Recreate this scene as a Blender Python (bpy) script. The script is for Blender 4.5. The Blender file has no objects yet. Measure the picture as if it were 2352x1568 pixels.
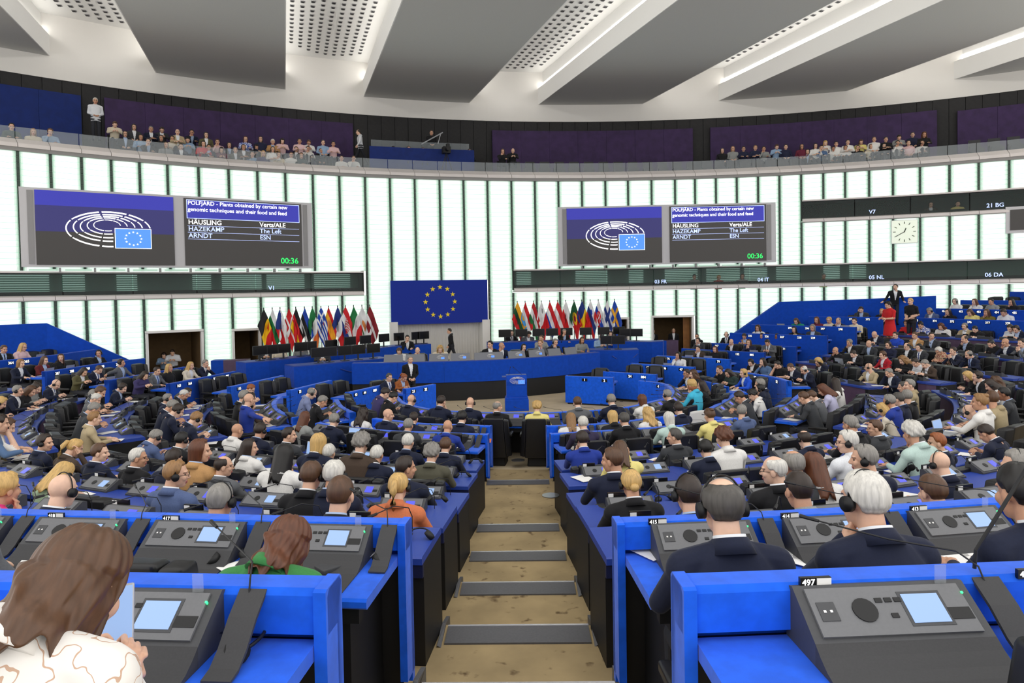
import bpy, bmesh, math, random
import numpy as np
from mathutils import Vector, Matrix, kdtree
random.seed(7)
# ------------------------------------------------------------------ camera, world, exposure
SC = bpy.context.scene
COL = SC.collection
F, CX, CY, CAMZ, ROLL, TANP = 1568.0, 1176.0, 710.0, 3.49, 0.018, 0.0255
_P = math.atan(TANP)
FWD = np.array([0, math.cos(_P), -math.sin(_P)]); UP0 = np.array([0, math.sin(_P), math.cos(_P)]); RT0 = np.array([1., 0, 0])
_c, _s = math.cos(ROLL), math.sin(ROLL)
cam_d = bpy.data.cameras.new('camera'); cam = bpy.data.objects.new('camera', cam_d); COL.objects.link(cam)
cam_d.sensor_width = 36.0; cam_d.lens = 24.0; cam_d.shift_y = -(784.0 - CY) / 2352.0; cam_d.clip_start = 0.05; cam_d.clip_end = 200
_r = _c * RT0 - _s * UP0; _u = _s * RT0 + _c * UP0
M = Matrix.Identity(4)
for i in range(3):
    M[i][0], M[i][1], M[i][2] = _r[i], _u[i], -FWD[i]
M[2][3] = CAMZ
cam.matrix_world = M
SC.camera = cam
W = bpy.data.worlds.new('world'); SC.world = W; W.use_nodes = True
W.node_tree.nodes['Background'].inputs[0].default_value = (1.0, 0.985, 0.96, 1)
W.node_tree.nodes['Background'].inputs[1].default_value = 1.1
SC.view_settings.view_transform = 'Standard'; SC.view_settings.look = 'None'; SC.view_settings.gamma = 1.0
SC.view_settings.exposure = 0.48; SC.view_settings.use_curve_mapping = False
SC.cycles.use_denoising = True
SC.cycles.max_bounces = 6; SC.cycles.diffuse_bounces = 3; SC.cycles.glossy_bounces = 3; SC.cycles.transmission_bounces = 4; SC.cycles.transparent_max_bounces = 8
SC.cycles.caustics_reflective = False; SC.cycles.caustics_refractive = False

def ray(x, y):
    u = (x - CX) / F; v = -(y - CY) / F
    return FWD + (u * _c + v * _s) * RT0 + (-u * _s + v * _c) * UP0
def bp(x, y, z):
    r = ray(x, y); t = (z - CAMZ) / r[2]
    return Vector((r[0] * t, r[1] * t, z))
def bpd(x, y, d):
    r = ray(x, y); t = d / r[1]
    return Vector((r[0] * t, r[1] * t, CAMZ + r[2] * t))
def bpc(x, y, R):                                 # hit the vertical cylinder of radius R round the hall's centre
    r = ray(x, y); a = r[0] ** 2 + r[1] ** 2; b = -2 * (r[0] * WC[0] + r[1] * WC[1]); c = WC[0] ** 2 + WC[1] ** 2 - R * R
    t = (-b + math.sqrt(b * b - 4 * a * c)) / (2 * a)
    return Vector((r[0] * t, r[1] * t, CAMZ + r[2] * t))
def prj(p):
    q = np.array([p[0], p[1], p[2] - CAMZ]); d = q @ FWD; uu = q @ RT0 / d; vv = q @ UP0 / d
    return CX + (uu * _c - vv * _s) * F, CY - (uu * _s + vv * _c) * F
WC = (5.8, -1.53); WR = 33.68                     # centre and radius of the luminous wall
# ------------------------------------------------------------------ materials
def lin(c):
    return tuple(((x / 255.) / 12.92 if x <= 10.3 else ((x / 255. + .055) / 1.055) ** 2.4) for x in c)
MATS = {}
def mat(name, rgb, rough=.6, metal=0., emit=None, es=0., noise=0., nscale=40., bump=0., alpha=1., trans=0., sheen=0., spec=.5, coords='Object'):
    if name in MATS: return MATS[name]
    m = bpy.data.materials.new(name); m.use_nodes = True; nt = m.node_tree; b = nt.nodes['Principled BSDF']
    c = lin(rgb) + (1,)
    b.inputs['Base Color'].default_value = c; b.inputs['Roughness'].default_value = rough; b.inputs['Metallic'].default_value = metal
    b.inputs['Specular IOR Level'].default_value = spec
    if sheen: b.inputs['Sheen Weight'].default_value = sheen; b.inputs['Sheen Roughness'].default_value = .4
    if emit: b.inputs['Emission Color'].default_value = lin(emit) + (1,); b.inputs['Emission Strength'].default_value = es
    if trans: b.inputs['Transmission Weight'].default_value = trans; b.inputs['IOR'].default_value = 1.05
    if alpha < 1: b.inputs['Alpha'].default_value = alpha
    if noise or bump:
        tc = nt.nodes.new('ShaderNodeTexCoord'); nz = nt.nodes.new('ShaderNodeTexNoise'); nz.inputs['Scale'].default_value = nscale; nz.inputs['Detail'].default_value = 4
        nt.links.new(tc.outputs[coords], nz.inputs['Vector'])
        if noise:
            mx = nt.nodes.new('ShaderNodeMix'); mx.data_type = 'RGBA'; mx.blend_type = 'MIX'
            rp = nt.nodes.new('ShaderNodeMapRange'); rp.inputs[1].default_value = .35; rp.inputs[2].default_value = .65
            nt.links.new(nz.outputs['Fac'], rp.inputs[0]); nt.links.new(rp.outputs[0], mx.inputs[0])
            mx.inputs[6].default_value = tuple(x * (1 - noise) for x in c[:3]) + (1,); mx.inputs[7].default_value = tuple(min(1, x * (1 + noise)) for x in c[:3]) + (1,)
            nt.links.new(mx.outputs[2], b.inputs['Base Color'])
        if bump:
            bm_ = nt.nodes.new('ShaderNodeBump'); bm_.inputs['Strength'].default_value = bump; bm_.inputs['Distance'].default_value = .01
            nt.links.new(nz.outputs['Fac'], bm_.inputs['Height']); nt.links.new(bm_.outputs[0], b.inputs['Normal'])
    MATS[name] = m
    return m
mat('carpet', (166, 145, 106), .95, noise=.16, nscale=2.2, bump=.15)
mat('carpet_front', (196, 178, 146), .95, noise=.05, nscale=2.0, bump=.1)
def stain(m):                                      # darker worn spots trodden into the stair carpet
    nt = m.node_tree; b = nt.nodes['Principled BSDF']; src = b.inputs['Base Color'].links[0].from_socket
    tc = nt.nodes.new('ShaderNodeTexCoord'); v = nt.nodes.new('ShaderNodeTexNoise'); v.inputs['Scale'].default_value = 7.0; v.inputs['Detail'].default_value = 3
    nt.links.new(tc.outputs['Object'], v.inputs['Vector'])
    rp = nt.nodes.new('ShaderNodeMapRange'); rp.inputs[1].default_value = .62; rp.inputs[2].default_value = .72
    nt.links.new(v.outputs['Fac'], rp.inputs[0])
    mx = nt.nodes.new('ShaderNodeMix'); mx.data_type = 'RGBA'; mx.inputs[7].default_value = lin((104, 84, 56)) + (1,)
    nt.links.new(rp.outputs[0], mx.inputs[0]); nt.links.new(src, mx.inputs[6]); nt.links.new(mx.outputs[2], b.inputs['Base Color'])
stain(MATS['carpet'])
mat('blue', (20, 94, 226), .85, noise=.10, nscale=14, bump=.08, sheen=.25, spec=.25)
mat('blue_dark', (9, 70, 184), .85, noise=.08, nscale=9, sheen=.15, spec=.25)
mat('blue_top', (40, 68, 160), .42, noise=.03, nscale=60)
mat('blue_edge', (16, 24, 66), .5)
mat('purple_wood', (88, 68, 96), .5, noise=.10, nscale=6)
mat('purple_panel', (62, 42, 84), .8, noise=.16, nscale=3)
mat('deep_blue_panel', (8, 38, 110), .8, noise=.10, nscale=4)
mat('black', (16, 16, 18), .55)
mat('leather', (26, 26, 28), .38, noise=.12, nscale=30, bump=.05)
mat('leather_top', (70, 70, 72), .42, noise=.06, nscale=50)
mat('plastic', (108, 109, 112), .5, noise=.03, nscale=90)
mat('plastic_dark', (66, 67, 70), .55, noise=.04, nscale=90)
mat('pad', (58, 58, 60), .7, noise=.06, nscale=160)
mat('black_gloss', (12, 12, 13), .25)
mat('screen_pale', (96, 116, 150), .3, emit=(160, 192, 238), es=.55)
mat('screen_blue', (60, 70, 200), .3, emit=(80, 84, 205), es=.7)
mat('led_green', (30, 200, 90), .3, emit=(60, 255, 140), es=1.5)
mat('led_red', (240, 90, 50), .3, emit=(255, 110, 70), es=1.5)
mat('acrylic', (240, 245, 248), .08, trans=.75, alpha=.55)
mat('white', (240, 238, 235), .6)
mat('paper', (244, 243, 240), .8)
mat('yellow_paper', (235, 220, 110), .8)
mat('orange_paper', (235, 120, 60), .8)
mat('steel', (170, 170, 172), .3, metal=.9)
mat('step_plate', (92, 92, 95), .5, noise=.08, nscale=60)
mat('bright_edge', (225, 225, 228), .25, metal=.6)
mat('fascia', (236, 233, 228), .8)
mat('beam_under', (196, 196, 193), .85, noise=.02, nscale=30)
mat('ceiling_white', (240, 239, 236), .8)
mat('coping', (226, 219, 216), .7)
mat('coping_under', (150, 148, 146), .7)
mat('dark_wood', (34, 33, 34), .7, noise=.18, nscale=7)
mat('slot_light', (255, 255, 255), .5, emit=(255, 252, 246), es=5.0)
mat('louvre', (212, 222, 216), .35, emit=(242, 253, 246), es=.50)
mat('louvre_half_dim', (200, 218, 207), .35, emit=(222, 243, 230), es=.38)  # intermediate step of the painted backlight falloff
mat('louvre_dim', (168, 200, 182), .3, emit=(190, 226, 204), es=.30)  # less backlight beside mullions, painted as greener slat ends; also plain backing
mat('mullion', (96, 112, 102), .5)
mat('mullion_dark', (58, 74, 65), .5)
mat('booth_glass', (24, 52, 46), .08, alpha=.22, spec=.6)
mat('booth_in', (92, 118, 108), .7)  # green-grey reflection in the panes, put into the booth's back wall colour
mat('reflected_slat', (150, 178, 168), .5, emit=(170, 205, 192), es=.45)  # wall louvres mirrored in the glass, built as glowing slats inside the booth
mat('booth_black', (10, 12, 12), .6)
mat('clear_glass', (205, 215, 220), .05, alpha=.16, spec=.8)
mat('frame_grey', (206, 205, 208), .6)
mat('frame_slot', (150, 149, 150), .6)
mat('display_dark', (40, 38, 37), .4, emit=(46, 43, 41), es=.6)
mat('display_blue', (30, 32, 130), .4, emit=(36, 38, 140), es=.8)
mat('display_indigo', (30, 28, 90), .4, emit=(34, 32, 86), es=.7)
mat('text_white', (255, 255, 255), .5, emit=(255, 255, 255), es=.9)
mat('text_pale', (190, 205, 255), .5, emit=(180, 198, 255), es=.8)
mat('text_green', (30, 220, 90), .5, emit=(40, 235, 100), es=.9)
mat('logo_blue', (70, 125, 240), .5, emit=(70, 125, 240), es=.8)
mat('flag_blue', (8, 44, 158), .8)
mat('star_gold', (255, 226, 40), .7)
mat('brown_wall', (112, 88, 56), .8, noise=.08, nscale=5)
mat('wood_door', (150, 100, 50), .6, noise=.15, nscale=4)
mat('curtain', (214, 212, 208), .8)
mat('clock_face', (236, 244, 226), .5, emit=(240, 250, 230), es=.25)
mat('monitor', (44, 45, 48), .45)
mat('podium_grey', (122, 124, 130), .55)
mat('silver', (190, 192, 196), .4, metal=.4)
mat('yellow_step', (205, 150, 50), .6)
_dg = 'zero one two three four five six seven eight nine'.split(); _tn = ' x twenty thirty forty fifty sixty seventy eighty ninety'.split(' '); _te = 'ten eleven twelve thirteen fourteen fifteen sixteen seventeen eighteen nineteen'.split()
def nw(n):                                          # a number plate's figures in words
    if n < 10: return _dg[n]
    if n < 20: return _te[n - 10]
    if n < 100: return _tn[n // 10] + ('-' + _dg[n % 10] if n % 10 else '')
    return '-'.join(_dg[int(c)] for c in str(n))
ORD = ['', 'first', 'second', 'third', 'fourth', 'fifth', 'sixth', 'seventh', 'eighth', 'ninth', 'tenth', 'eleventh', 'twelfth', 'thirteenth', 'fourteenth', 'fifteenth', 'sixteenth', 'seventeenth', 'eighteenth', 'nineteenth', 'twentieth']
def oth(n): return ORD[n] if n <= 20 else _tn[n // 10].replace('y', 'y-') + ORD[n % 10] if n % 10 else nw(n)
# ------------------------------------------------------------------ mesh helpers
class MB:
    def __init__(s): s.v = []; s.f = []; s.m = []
    def add(s, v, f, m=0):
        o = len(s.v); s.v.extend([tuple(p) for p in v]); s.f.extend([tuple(i + o for i in q) for q in f]); s.m.extend([m] * len(f)); return s
    def box(s, c, d, m=0, rz=0., X=None):
        x, y, z = d[0] / 2, d[1] / 2, d[2] / 2
        v = [(-x, -y, -z), (x, -y, -z), (x, y, -z), (-x, y, -z), (-x, -y, z), (x, -y, z), (x, y, z), (-x, y, z)]
        if X is not None: v = [tuple(X @ Vector(p) + Vector(c)) for p in v]
        else:
            k, q = math.cos(rz), math.sin(rz); v = [(c[0] + a * k - b * q, c[1] + a * q + b * k, c[2] + e) for a, b, e in v]
        return s.add(v, [(0, 3, 2, 1), (4, 5, 6, 7), (0, 1, 5, 4), (1, 2, 6, 5), (2, 3, 7, 6), (3, 0, 4, 7)], m)
    def hexa(s, v, m=0):
        return s.add(v, [(0, 3, 2, 1), (4, 5, 6, 7), (0, 1, 5, 4), (1, 2, 6, 5), (2, 3, 7, 6), (3, 0, 4, 7)], m)
    def prism(s, poly, z0, z1, m=0):
        n = len(poly); v = [(p[0], p[1], z0) for p in poly] + [(p[0], p[1], z1) for p in poly]
        f = [tuple(range(n - 1, -1, -1)), tuple(range(n, 2 * n))] + [(i, (i + 1) % n, n + (i + 1) % n, n + i) for i in range(n)]
        return s.add(v, f, m)
    def tube(s, pts, r, n=6, m=0):
        pts = [Vector(p) for p in pts]; rs = r if isinstance(r, (list, tuple)) else [r] * len(pts); v = []
        for i, p in enumerate(pts):
            t = (pts[min(i + 1, len(pts) - 1)] - pts[max(i - 1, 0)]).normalized()
            a = t.cross(Vector((0, 0, 1)));  a = a if a.length > .05 else t.cross(Vector((1, 0, 0))); a.normalize(); b = t.cross(a)
            for k in range(n):
                w = 2 * math.pi * k / n; v.append(p + (a * math.cos(w) + b * math.sin(w)) * rs[i])
        f = [(i * n + k, i * n + (k + 1) % n, (i + 1) * n + (k + 1) % n, (i + 1) * n + k) for i in range(len(pts) - 1) for k in range(n)]
        f += [tuple(range(n - 1, -1, -1)), tuple(range((len(pts) - 1) * n, len(pts) * n))]
        return s.add(v, f, m)
    def disc(s, c, ax, r, th, n=16, m=0):
        ax = Vector(ax).normalized(); return s.tube([Vector(c), Vector(c) + ax * th], r, n, m)
    def sphere(s, c, r, n=10, k=6, m=0):
        r = r if isinstance(r, (tuple, list)) else (r, r, r); v = [(c[0], c[1], c[2] + r[2])]
        for j in range(1, k):
            a = math.pi * j / k
            for i in range(n):
                b = 2 * math.pi * i / n; v.append((c[0] + r[0] * math.sin(a) * math.cos(b), c[1] + r[1] * math.sin(a) * math.sin(b), c[2] + r[2] * math.cos(a)))
        v.append((c[0], c[1], c[2] - r[2])); L = len(v) - 1
        f = [(0, 1 + i, 1 + (i + 1) % n) for i in range(n)]
        f += [(1 + j * n + i, 1 + (j + 1) * n + i, 1 + (j + 1) * n + (i + 1) % n, 1 + j * n + (i + 1) % n) for j in range(k - 2) for i in range(n)]
        f += [(L, 1 + (k - 2) * n + (i + 1) % n, 1 + (k - 2) * n + i) for i in range(n)]
        return s.add(v, f, m)
    def mesh(s, name, mats, smooth=False):
        me = bpy.data.meshes.new(name); me.from_pydata(s.v, [], s.f)
        for q in (mats if isinstance(mats, (list, tuple)) else [mats]): me.materials.append(MATS[q] if isinstance(q, str) else q)
        if any(s.m): me.polygons.foreach_set('material_index', s.m)
        if smooth: me.polygons.foreach_set('use_smooth', [True] * len(me.polygons))
        me.update(); return me
    def build(s, name, mats, parent=None, smooth=False):
        return link(name, s.mesh(name, mats, smooth), parent)
def link(name, data, parent=None, mw=None):
    o = bpy.data.objects.new(name, data); COL.objects.link(o)
    if parent is not None: o.parent = parent
    if mw is not None: o.matrix_local = mw
    return o
def tag(o, label, cat, group=None, kind=None):
    o['label'] = label; o['category'] = cat
    if group: o['group'] = group
    if kind: o['kind'] = kind
    return o
def struct(o): o['kind'] = 'structure'; return o
def frame(p, f):                                    # local X = right hand, Y = forward f, Z = up
    f = Vector((f[0], f[1], 0)).normalized(); r = Vector((f.y, -f.x, 0))
    m = Matrix.Identity(4)
    for i in range(3): m[i][0], m[i][1], m[i][2], m[i][3] = r[i], f[i], (0, 0, 1)[i], p[i]
    return m
def copy_tree(o, parent=None, mw=None):
    c = o.copy(); COL.objects.link(c); c.parent = parent
    if mw is not None: c.matrix_local = mw
    for k in KIDS.get(o.name, []): copy_tree(k, c)
    return c
KIDS = {}
def kid(parent, o): KIDS.setdefault(parent.name, []).append(o); return o
def bevelled(me, w, seg=2):
    b = bmesh.new(); b.from_mesh(me); bmesh.ops.bevel(b, geom=b.edges[:] , offset=w, segments=seg, profile=.6, affect='EDGES', clamp_overlap=True); b.to_mesh(me); b.free(); me.update(); return me
_tx = {}
def text_mesh(body, size, depth=.002, align='CENTER', m='text_white'):
    key = (body, round(size, 4), depth, align, m)
    if key in _tx: return _tx[key]
    cu = bpy.data.curves.new('txt', 'FONT'); cu.body = body; cu.size = size; cu.extrude = depth; cu.align_x = align; cu.align_y = 'CENTER'; cu.resolution_u = 3
    cu.offset = size * .01
    ob = bpy.data.objects.new('txt', cu); COL.objects.link(ob)
    me = bpy.data.meshes.new_from_object(ob.evaluated_get(bpy.context.evaluated_depsgraph_get()))
    bpy.data.objects.remove(ob); me.materials.clear(); me.materials.append(MATS[m]); _tx[key] = me
    return me
class Curve:
    def __init__(s, pts, C, n=24, smooth=True):
        P = [Vector((p[0], p[1])) for p in pts]
        if smooth and len(P) > 2:
            Q = [P[0] * 2 - P[1]] + P + [P[-1] * 2 - P[-2]]; D = []
            for i in range(1, len(Q) - 2):
                for k in range(n):
                    t = k / n; a, b, c, d = Q[i - 1:i + 3]
                    D.append(.5 * ((2 * b) + (c - a) * t + (2 * a - 5 * b + 4 * c - d) * t * t + (3 * b - a - 3 * c + d) * t ** 3))
            P = D + [P[-1]]
        s.P = P; s.L = [0.]
        for a, b in zip(P, P[1:]): s.L.append(s.L[-1] + (b - a).length)
        s.len = s.L[-1]; s.C = Vector(C)
    def at(s, d):
        d = max(-1.5, min(s.len + 1.5, d)); i = 0
        while i < len(s.L) - 2 and s.L[i + 1] < d: i += 1
        t = (s.P[i + 1] - s.P[i]); u = t.normalized(); p = s.P[i] + u * (d - s.L[i])
        # smooth tangent
        j0 = max(0, i - 2); j1 = min(len(s.P) - 1, i + 3); u = (s.P[j1] - s.P[j0]).normalized()
        nb = Vector((-u.y, u.x))
        if nb.dot(p - s.C) < 0: nb = -nb
        return p, u, nb
    def sub(s, a, b, step=.35):
        k = max(2, int((b - a) / step) + 1); return [s.at(a + (b - a) * i / (k - 1)) for i in range(k)]
def sweep(mb, st, prof, m=0, cap=True):             # st: [(p,u,nb)], prof: closed [(offset behind, z)]
    n = len(prof); v = []
    for p, u, nb in st:
        for o, z in prof: v.append((p.x + nb.x * o, p.y + nb.y * o, z))
    flip = st[0][1].x * st[0][2].y - st[0][1].y * st[0][2].x > 0
    f = [(i * n + k, i * n + (k + 1) % n, (i + 1) * n + (k + 1) % n, (i + 1) * n + k) for i in range(len(st) - 1) for k in range(n)]
    if cap: f += [tuple(range(n - 1, -1, -1)), tuple(range((len(st) - 1) * n, len(st) * n))]
    if flip: f = [tuple(reversed(q)) for q in f]
    return mb.add(v, f, m)
def empty(name, loc=(0, 0, 0)):
    o = bpy.data.objects.new(name, None); COL.objects.link(o); o.location = loc; o.empty_display_size = .1; return o
# ------------------------------------------------------------------ the luminous wall
def ang(px, py=400): p = bpc(px, py, WR); return math.atan2(p.x - WC[0], p.y - WC[1])
def wpt(a, R, z): return Vector((WC[0] + R * math.sin(a), WC[1] + R * math.cos(a), z))
def wframe(a, R, z):                                # X to the right along the wall, Y away from the room, Z up
    m = Matrix.Identity(4); f = (math.sin(a), math.cos(a)); p = wpt(a, R, z)
    for i in range(3): m[i][0], m[i][1], m[i][2], m[i][3] = (f[1], -f[0], 0)[i], (f[0], f[1], 0)[i], (0, 0, 1)[i], p[i]
    return m
def arc(mb, a0, a1, prof, m=0, step=.02, cap=True):
    k = max(2, int((a1 - a0) / step) + 2); n = len(prof); v = []
    for i in range(k):
        a = a0 + (a1 - a0) * i / (k - 1)
        for R, z in prof: v.append(wpt(a, R, z))
    f = [(i * n + q, (i + 1) * n + q, (i + 1) * n + (q + 1) % n, i * n + (q + 1) % n) for i in range(k - 1) for q in range(n)]
    if cap: f += [tuple(range(n)), tuple(range(k * n - 1, (k - 1) * n - 1, -1))]
    return mb.add(v, f, m)
MX = [42,117,188,256,321,385,456,525,591,655,718,779,838,895,952,1009,1064,1119,1174,1228,1282,1336,1390,1442,1496,1550,1596,1644,1692,1741,1790,1840,1891,1941,1996,2051,2113,2181,2248,2318]
MA = [ang(x) for x in MX]
MA = [MA[0] - .0281 * k for k in range(5, 0, -1)] + MA + [MA[-1] + .0309 * k for k in range(1, 5)]
XPX = [-300, -230, -165, -100, -30] + MX + [2390, 2465, 2540, 2620]
A0, A1 = MA[0], MA[-1]
wall = MB(); arc(wall, A0, A1, [(WR + .22, 8.58), (WR + .3, 8.58), (WR + .3, 8.6), (WR + .22, 8.6)])
wall_back = struct(wall.build('wall_back', 'louvre_dim'))
_sl = {}
def slat_mesh(w, h):
    k = (round(w, 2), round(h, 3))
    if k in _sl: return _sl[k]
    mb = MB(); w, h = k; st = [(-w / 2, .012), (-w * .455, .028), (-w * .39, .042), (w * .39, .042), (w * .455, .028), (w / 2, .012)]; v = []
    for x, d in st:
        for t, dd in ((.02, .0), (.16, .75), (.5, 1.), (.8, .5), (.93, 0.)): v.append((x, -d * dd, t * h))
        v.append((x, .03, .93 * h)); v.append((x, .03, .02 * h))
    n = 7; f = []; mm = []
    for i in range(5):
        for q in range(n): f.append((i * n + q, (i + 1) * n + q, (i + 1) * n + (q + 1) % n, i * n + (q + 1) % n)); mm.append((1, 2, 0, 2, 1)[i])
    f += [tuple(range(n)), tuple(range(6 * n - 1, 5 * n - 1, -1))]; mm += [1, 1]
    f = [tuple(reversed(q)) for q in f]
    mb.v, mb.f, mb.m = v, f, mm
    me = mb.mesh('louvre', ['louvre', 'louvre_dim', 'louvre_half_dim']); _sl[k] = me; return me
def column(i, z0, z1, single):
    a = (MA[i] + MA[i + 1]) / 2; w = 2 * WR * math.sin((MA[i + 1] - MA[i]) / 2) - .095
    k = max(1, round((z1 - z0) / .205)); h = (z1 - z0) / k
    me = slat_mesh(w, h)
    if single:
        pb = MB(); pb.box((0, .05, (z1 - z0) / 2), (w, .02, z1 - z0)); p = pb.build('glass_panel', 'louvre_dim', wall_back); p.matrix_local = wframe(a, WR, z0)
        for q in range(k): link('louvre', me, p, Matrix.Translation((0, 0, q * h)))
    else:
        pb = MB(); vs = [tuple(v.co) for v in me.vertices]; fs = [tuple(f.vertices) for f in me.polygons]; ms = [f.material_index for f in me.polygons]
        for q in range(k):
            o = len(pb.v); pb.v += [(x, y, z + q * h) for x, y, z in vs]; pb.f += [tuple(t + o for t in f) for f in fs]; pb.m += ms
        p = pb.build('glass_panel', ['louvre', 'louvre_dim', 'louvre_half_dim'], wall_back); p.matrix_local = wframe(a, WR, z0)
def mullion(i, z0, z1):
    mb = MB(); k = max(1, round((z1 - z0) / .205)); h = (z1 - z0) / k
    mb.box((0, .06, (z1 - z0) / 2), (.10, .06, z1 - z0), 0)
    for q in range(k):
        mb.box((0, .005, (q + .5) * h), (.075, .07, h * .68), 1)
        mb.box((0, .01, (q + 1) * h - .01), (.1, .07, .012), 0)
    mb.build('mullion', ['mullion', 'mullion_dark'], wall_back).matrix_local = wframe(MA[i], WR, z0)
def segs(x):                                        # open heights of the louvred wall at picture column x
    if x < 834: s = [(0, 3.45), (4.52, 8.6)]
    elif 893 <= x < 1118: s = [(4.05, 8.6)]
    elif x < 1172: s = [(0, 8.6)]
    elif x < 1838: s = [(0, 3.45), (4.52, 8.6)]
    else: s = [(0, 3.45), (4.52, 6.42), (7.42, 8.6)]
    return s
DOORS = {321: 1, 385: 1, 525: 1, 1390: 1, 1496: 1, 1550: 1}
for i, x in enumerate(XPX[:-1]):
    for z0, z1 in segs(x):
        if x in DOORS and z0 == 0: z0 = 2.2
        single = (x < 380 and (z1 < 4 or x < 190)) or (x > 1985 and z1 > 6)
        column(i, z0, z1, single)
        bk = MB(); arc(bk, MA[i], MA[i + 1], [(WR + .22, z0), (WR + .3, z0), (WR + .3, z1), (WR + .22, z1)]); bk.build('backing', 'louvre_dim', wall_back)
    zz = set()
    for z0, z1 in segs(x): zz.add((z0, z1))
    if x == 895 or x == 1119: zz = {(0, 8.6)}
    for z0, z1 in zz:
        if x in (385, 1550) and z0 == 0: z0 = 2.2
        mullion(i, z0, z1)
# gallery rim: coping panels over a grey strip
rim = MB(); arc(rim, A0, A1, [(WR - .1, 8.6), (WR + .5, 8.6), (WR + .5, 8.72), (WR - .1, 8.72)])
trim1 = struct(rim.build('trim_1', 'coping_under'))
def copings(par, a_list, prof, name='coping_panel', m='coping'):
    for a, b in zip(a_list, a_list[1:]):
        mb = MB(); arc(mb, a + .00025, b - .00025, prof, step=.02); mb.build(name, m, par)
copings(trim1, MA, [(WR - .16, 8.72), (WR + .45, 8.72), (WR + .5, 9.06), (WR + .42, 9.1), (WR - .1, 8.86)])
# interpreters' window bands with ledges
def band(n, tn, xa, xb, z0, z1, texts, light):
    a0, a1 = ang(xa), ang(xb)
    al = [a0] + [a for a in MA if a0 + .008 < a < a1 - .008] + [a1]
    led = MB(); arc(led, a0, a1, [(WR - .1, z0 - .2), (WR + 1.2, z0 - .2), (WR + 1.2, z0 - .17), (WR - .1, z0 - .17)])
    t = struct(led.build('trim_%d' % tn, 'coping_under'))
    copings(t, al, [(WR - .12, z0 - .17), (WR + .3, z0 - .17), (WR + .3, z0 - .01), (WR + .1, z0), (WR - .1, z0 - .05)], 'ledge_panel')
    hd = MB(); arc(hd, a0, a1, [(WR - .06, z1 + .015), (WR + .4, z1 + .015), (WR + .4, z1 + .075), (WR - .06, z1 + .075)]); hd.build('head_rail', 'coping', t)
    w = MB(); arc(w, a0, a1, [(WR + 1.3, z0 - .1), (WR + 1.35, z0 - .1), (WR + 1.35, z1 + .1), (WR + 1.3, z1 + .1)], 0)
    arc(w, a0, a1, [(WR + .12, z1), (WR + 1.3, z1), (WR + 1.3, z1 + .03), (WR + .12, z1 + .03)], 1)
    for a in (a0, a1): w.box(wpt(a, WR + .7, (z0 + z1) / 2), (.06, 1.3, z1 - z0 + .2), 1, -a)
    win = struct(w.build('window_%d' % n, ['booth_in' if light else 'booth_black', 'booth_black']))
    if light:  # slats stand in for the lit wall's reflection in the panes
        sm = MB(); r = random.Random(n); a = a0 + .01
        while a < a1 - .02:
            wdt = r.choice([.02, .03, .045]); wav = r.uniform(-.02, .02)
            if r.random() < .78:
                for q in range(int((z1 - z0) / .085)):
                    z = z0 + .05 + q * .085; arc(sm, a, min(a + wdt, a1 - .01), [(WR + 1.2, z), (WR + 1.27, z), (WR + 1.27, z + .03), (WR + 1.2, z + .03)], 0, .01)
            a += wdt + r.choice([.006, .012, .03])
        sm.build('reflected_slats', 'reflected_slat', win)['kind'] = 'stuff'
    dk = MB(); arc(dk, a0 + .004, a1 - .004, [(WR + .5, z0 - .05), (WR + 1.0, z0 - .05), (WR + 1.0, z0 + .14), (WR + .5, z0 + .14)]); dk.build('booth_desk', 'booth_black', win)
    k = 0; pa = a0; step = .0655
    while pa < a1 - .01:
        pb = min(pa + step, a1); g = MB(); arc(g, pa + .0006, pb - .0006, [(WR + .1, z0 + .01), (WR + .115, z0 + .01), (WR + .115, z1 - .005), (WR + .1, z1 - .005)]); g.build('pane', 'booth_glass', win); pa = pb
    for s, x in texts:
        link('channel_sign', text_mesh(s, .24, .003, m='text_pale'), win, wframe(ang(x), WR + .09, z0 + .17) @ Matrix.Rotation(math.pi / 2, 4, 'X'))
band(1, 2, -250, 829, 3.65, 4.42, [('V1', 618)], True)
band(2, 3, 1176, 2600, 3.67, 4.45, [('03 FR', 1515), ('04 IT', 1752), ('05 NL', 2013), ('06 DA', 2284)], True)
band(3, 4, 1842, 2600, 6.6, 7.36, [('V7', 2004), ('21 BG', 2287)], False)
# door recesses
def door(n, xa, xb, zt=2.15, wood=False, d=2.2):
    a0, a1 = ang(xa, 760), ang(xb, 760); w = MB(); am = (a0 + a1) / 2; wd = 2 * WR * math.sin((a1 - a0) / 2)
    f = wframe(am, WR, 0)
    def b(c, s, m): w.box((0, 0, 0), s, m, X=None) if False else w.add([tuple(f @ (Vector(c) + Vector((x * s[0] / 2, y * s[1] / 2, z * s[2] / 2)))) for x, y, z in ((-1,-1,-1),(1,-1,-1),(1,1,-1),(-1,1,-1),(-1,-1,1),(1,-1,1),(1,1,1),(-1,1,1))], [(0, 3, 2, 1), (4, 5, 6, 7), (0, 1, 5, 4), (1, 2, 6, 5), (2, 3, 7, 6), (3, 0, 4, 7)], m)
    b((0, d, zt / 2), (wd, .05, zt), 0); b((-wd / 2, d / 2 + .1, zt / 2), (.05, d, zt), 0); b((wd / 2, d / 2 + .1, zt / 2), (.05, d, zt), 0); b((0, d / 2 + .1, zt + .02), (wd, d, .05), 0)
    for s in (-1, 1): b((s * (wd / 2 + .03), .05, zt / 2), (.09, .5, zt), 1)
    b((0, .05, zt + .06), (wd + .15, .5, .09), 1)
    if wood: b((wd / 2 - .17, .45, zt / 2), (.3, .06, zt - .02), 2)
    return struct(w.build('door_%d' % n, ['brown_wall', 'white', 'wood_door']))
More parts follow.
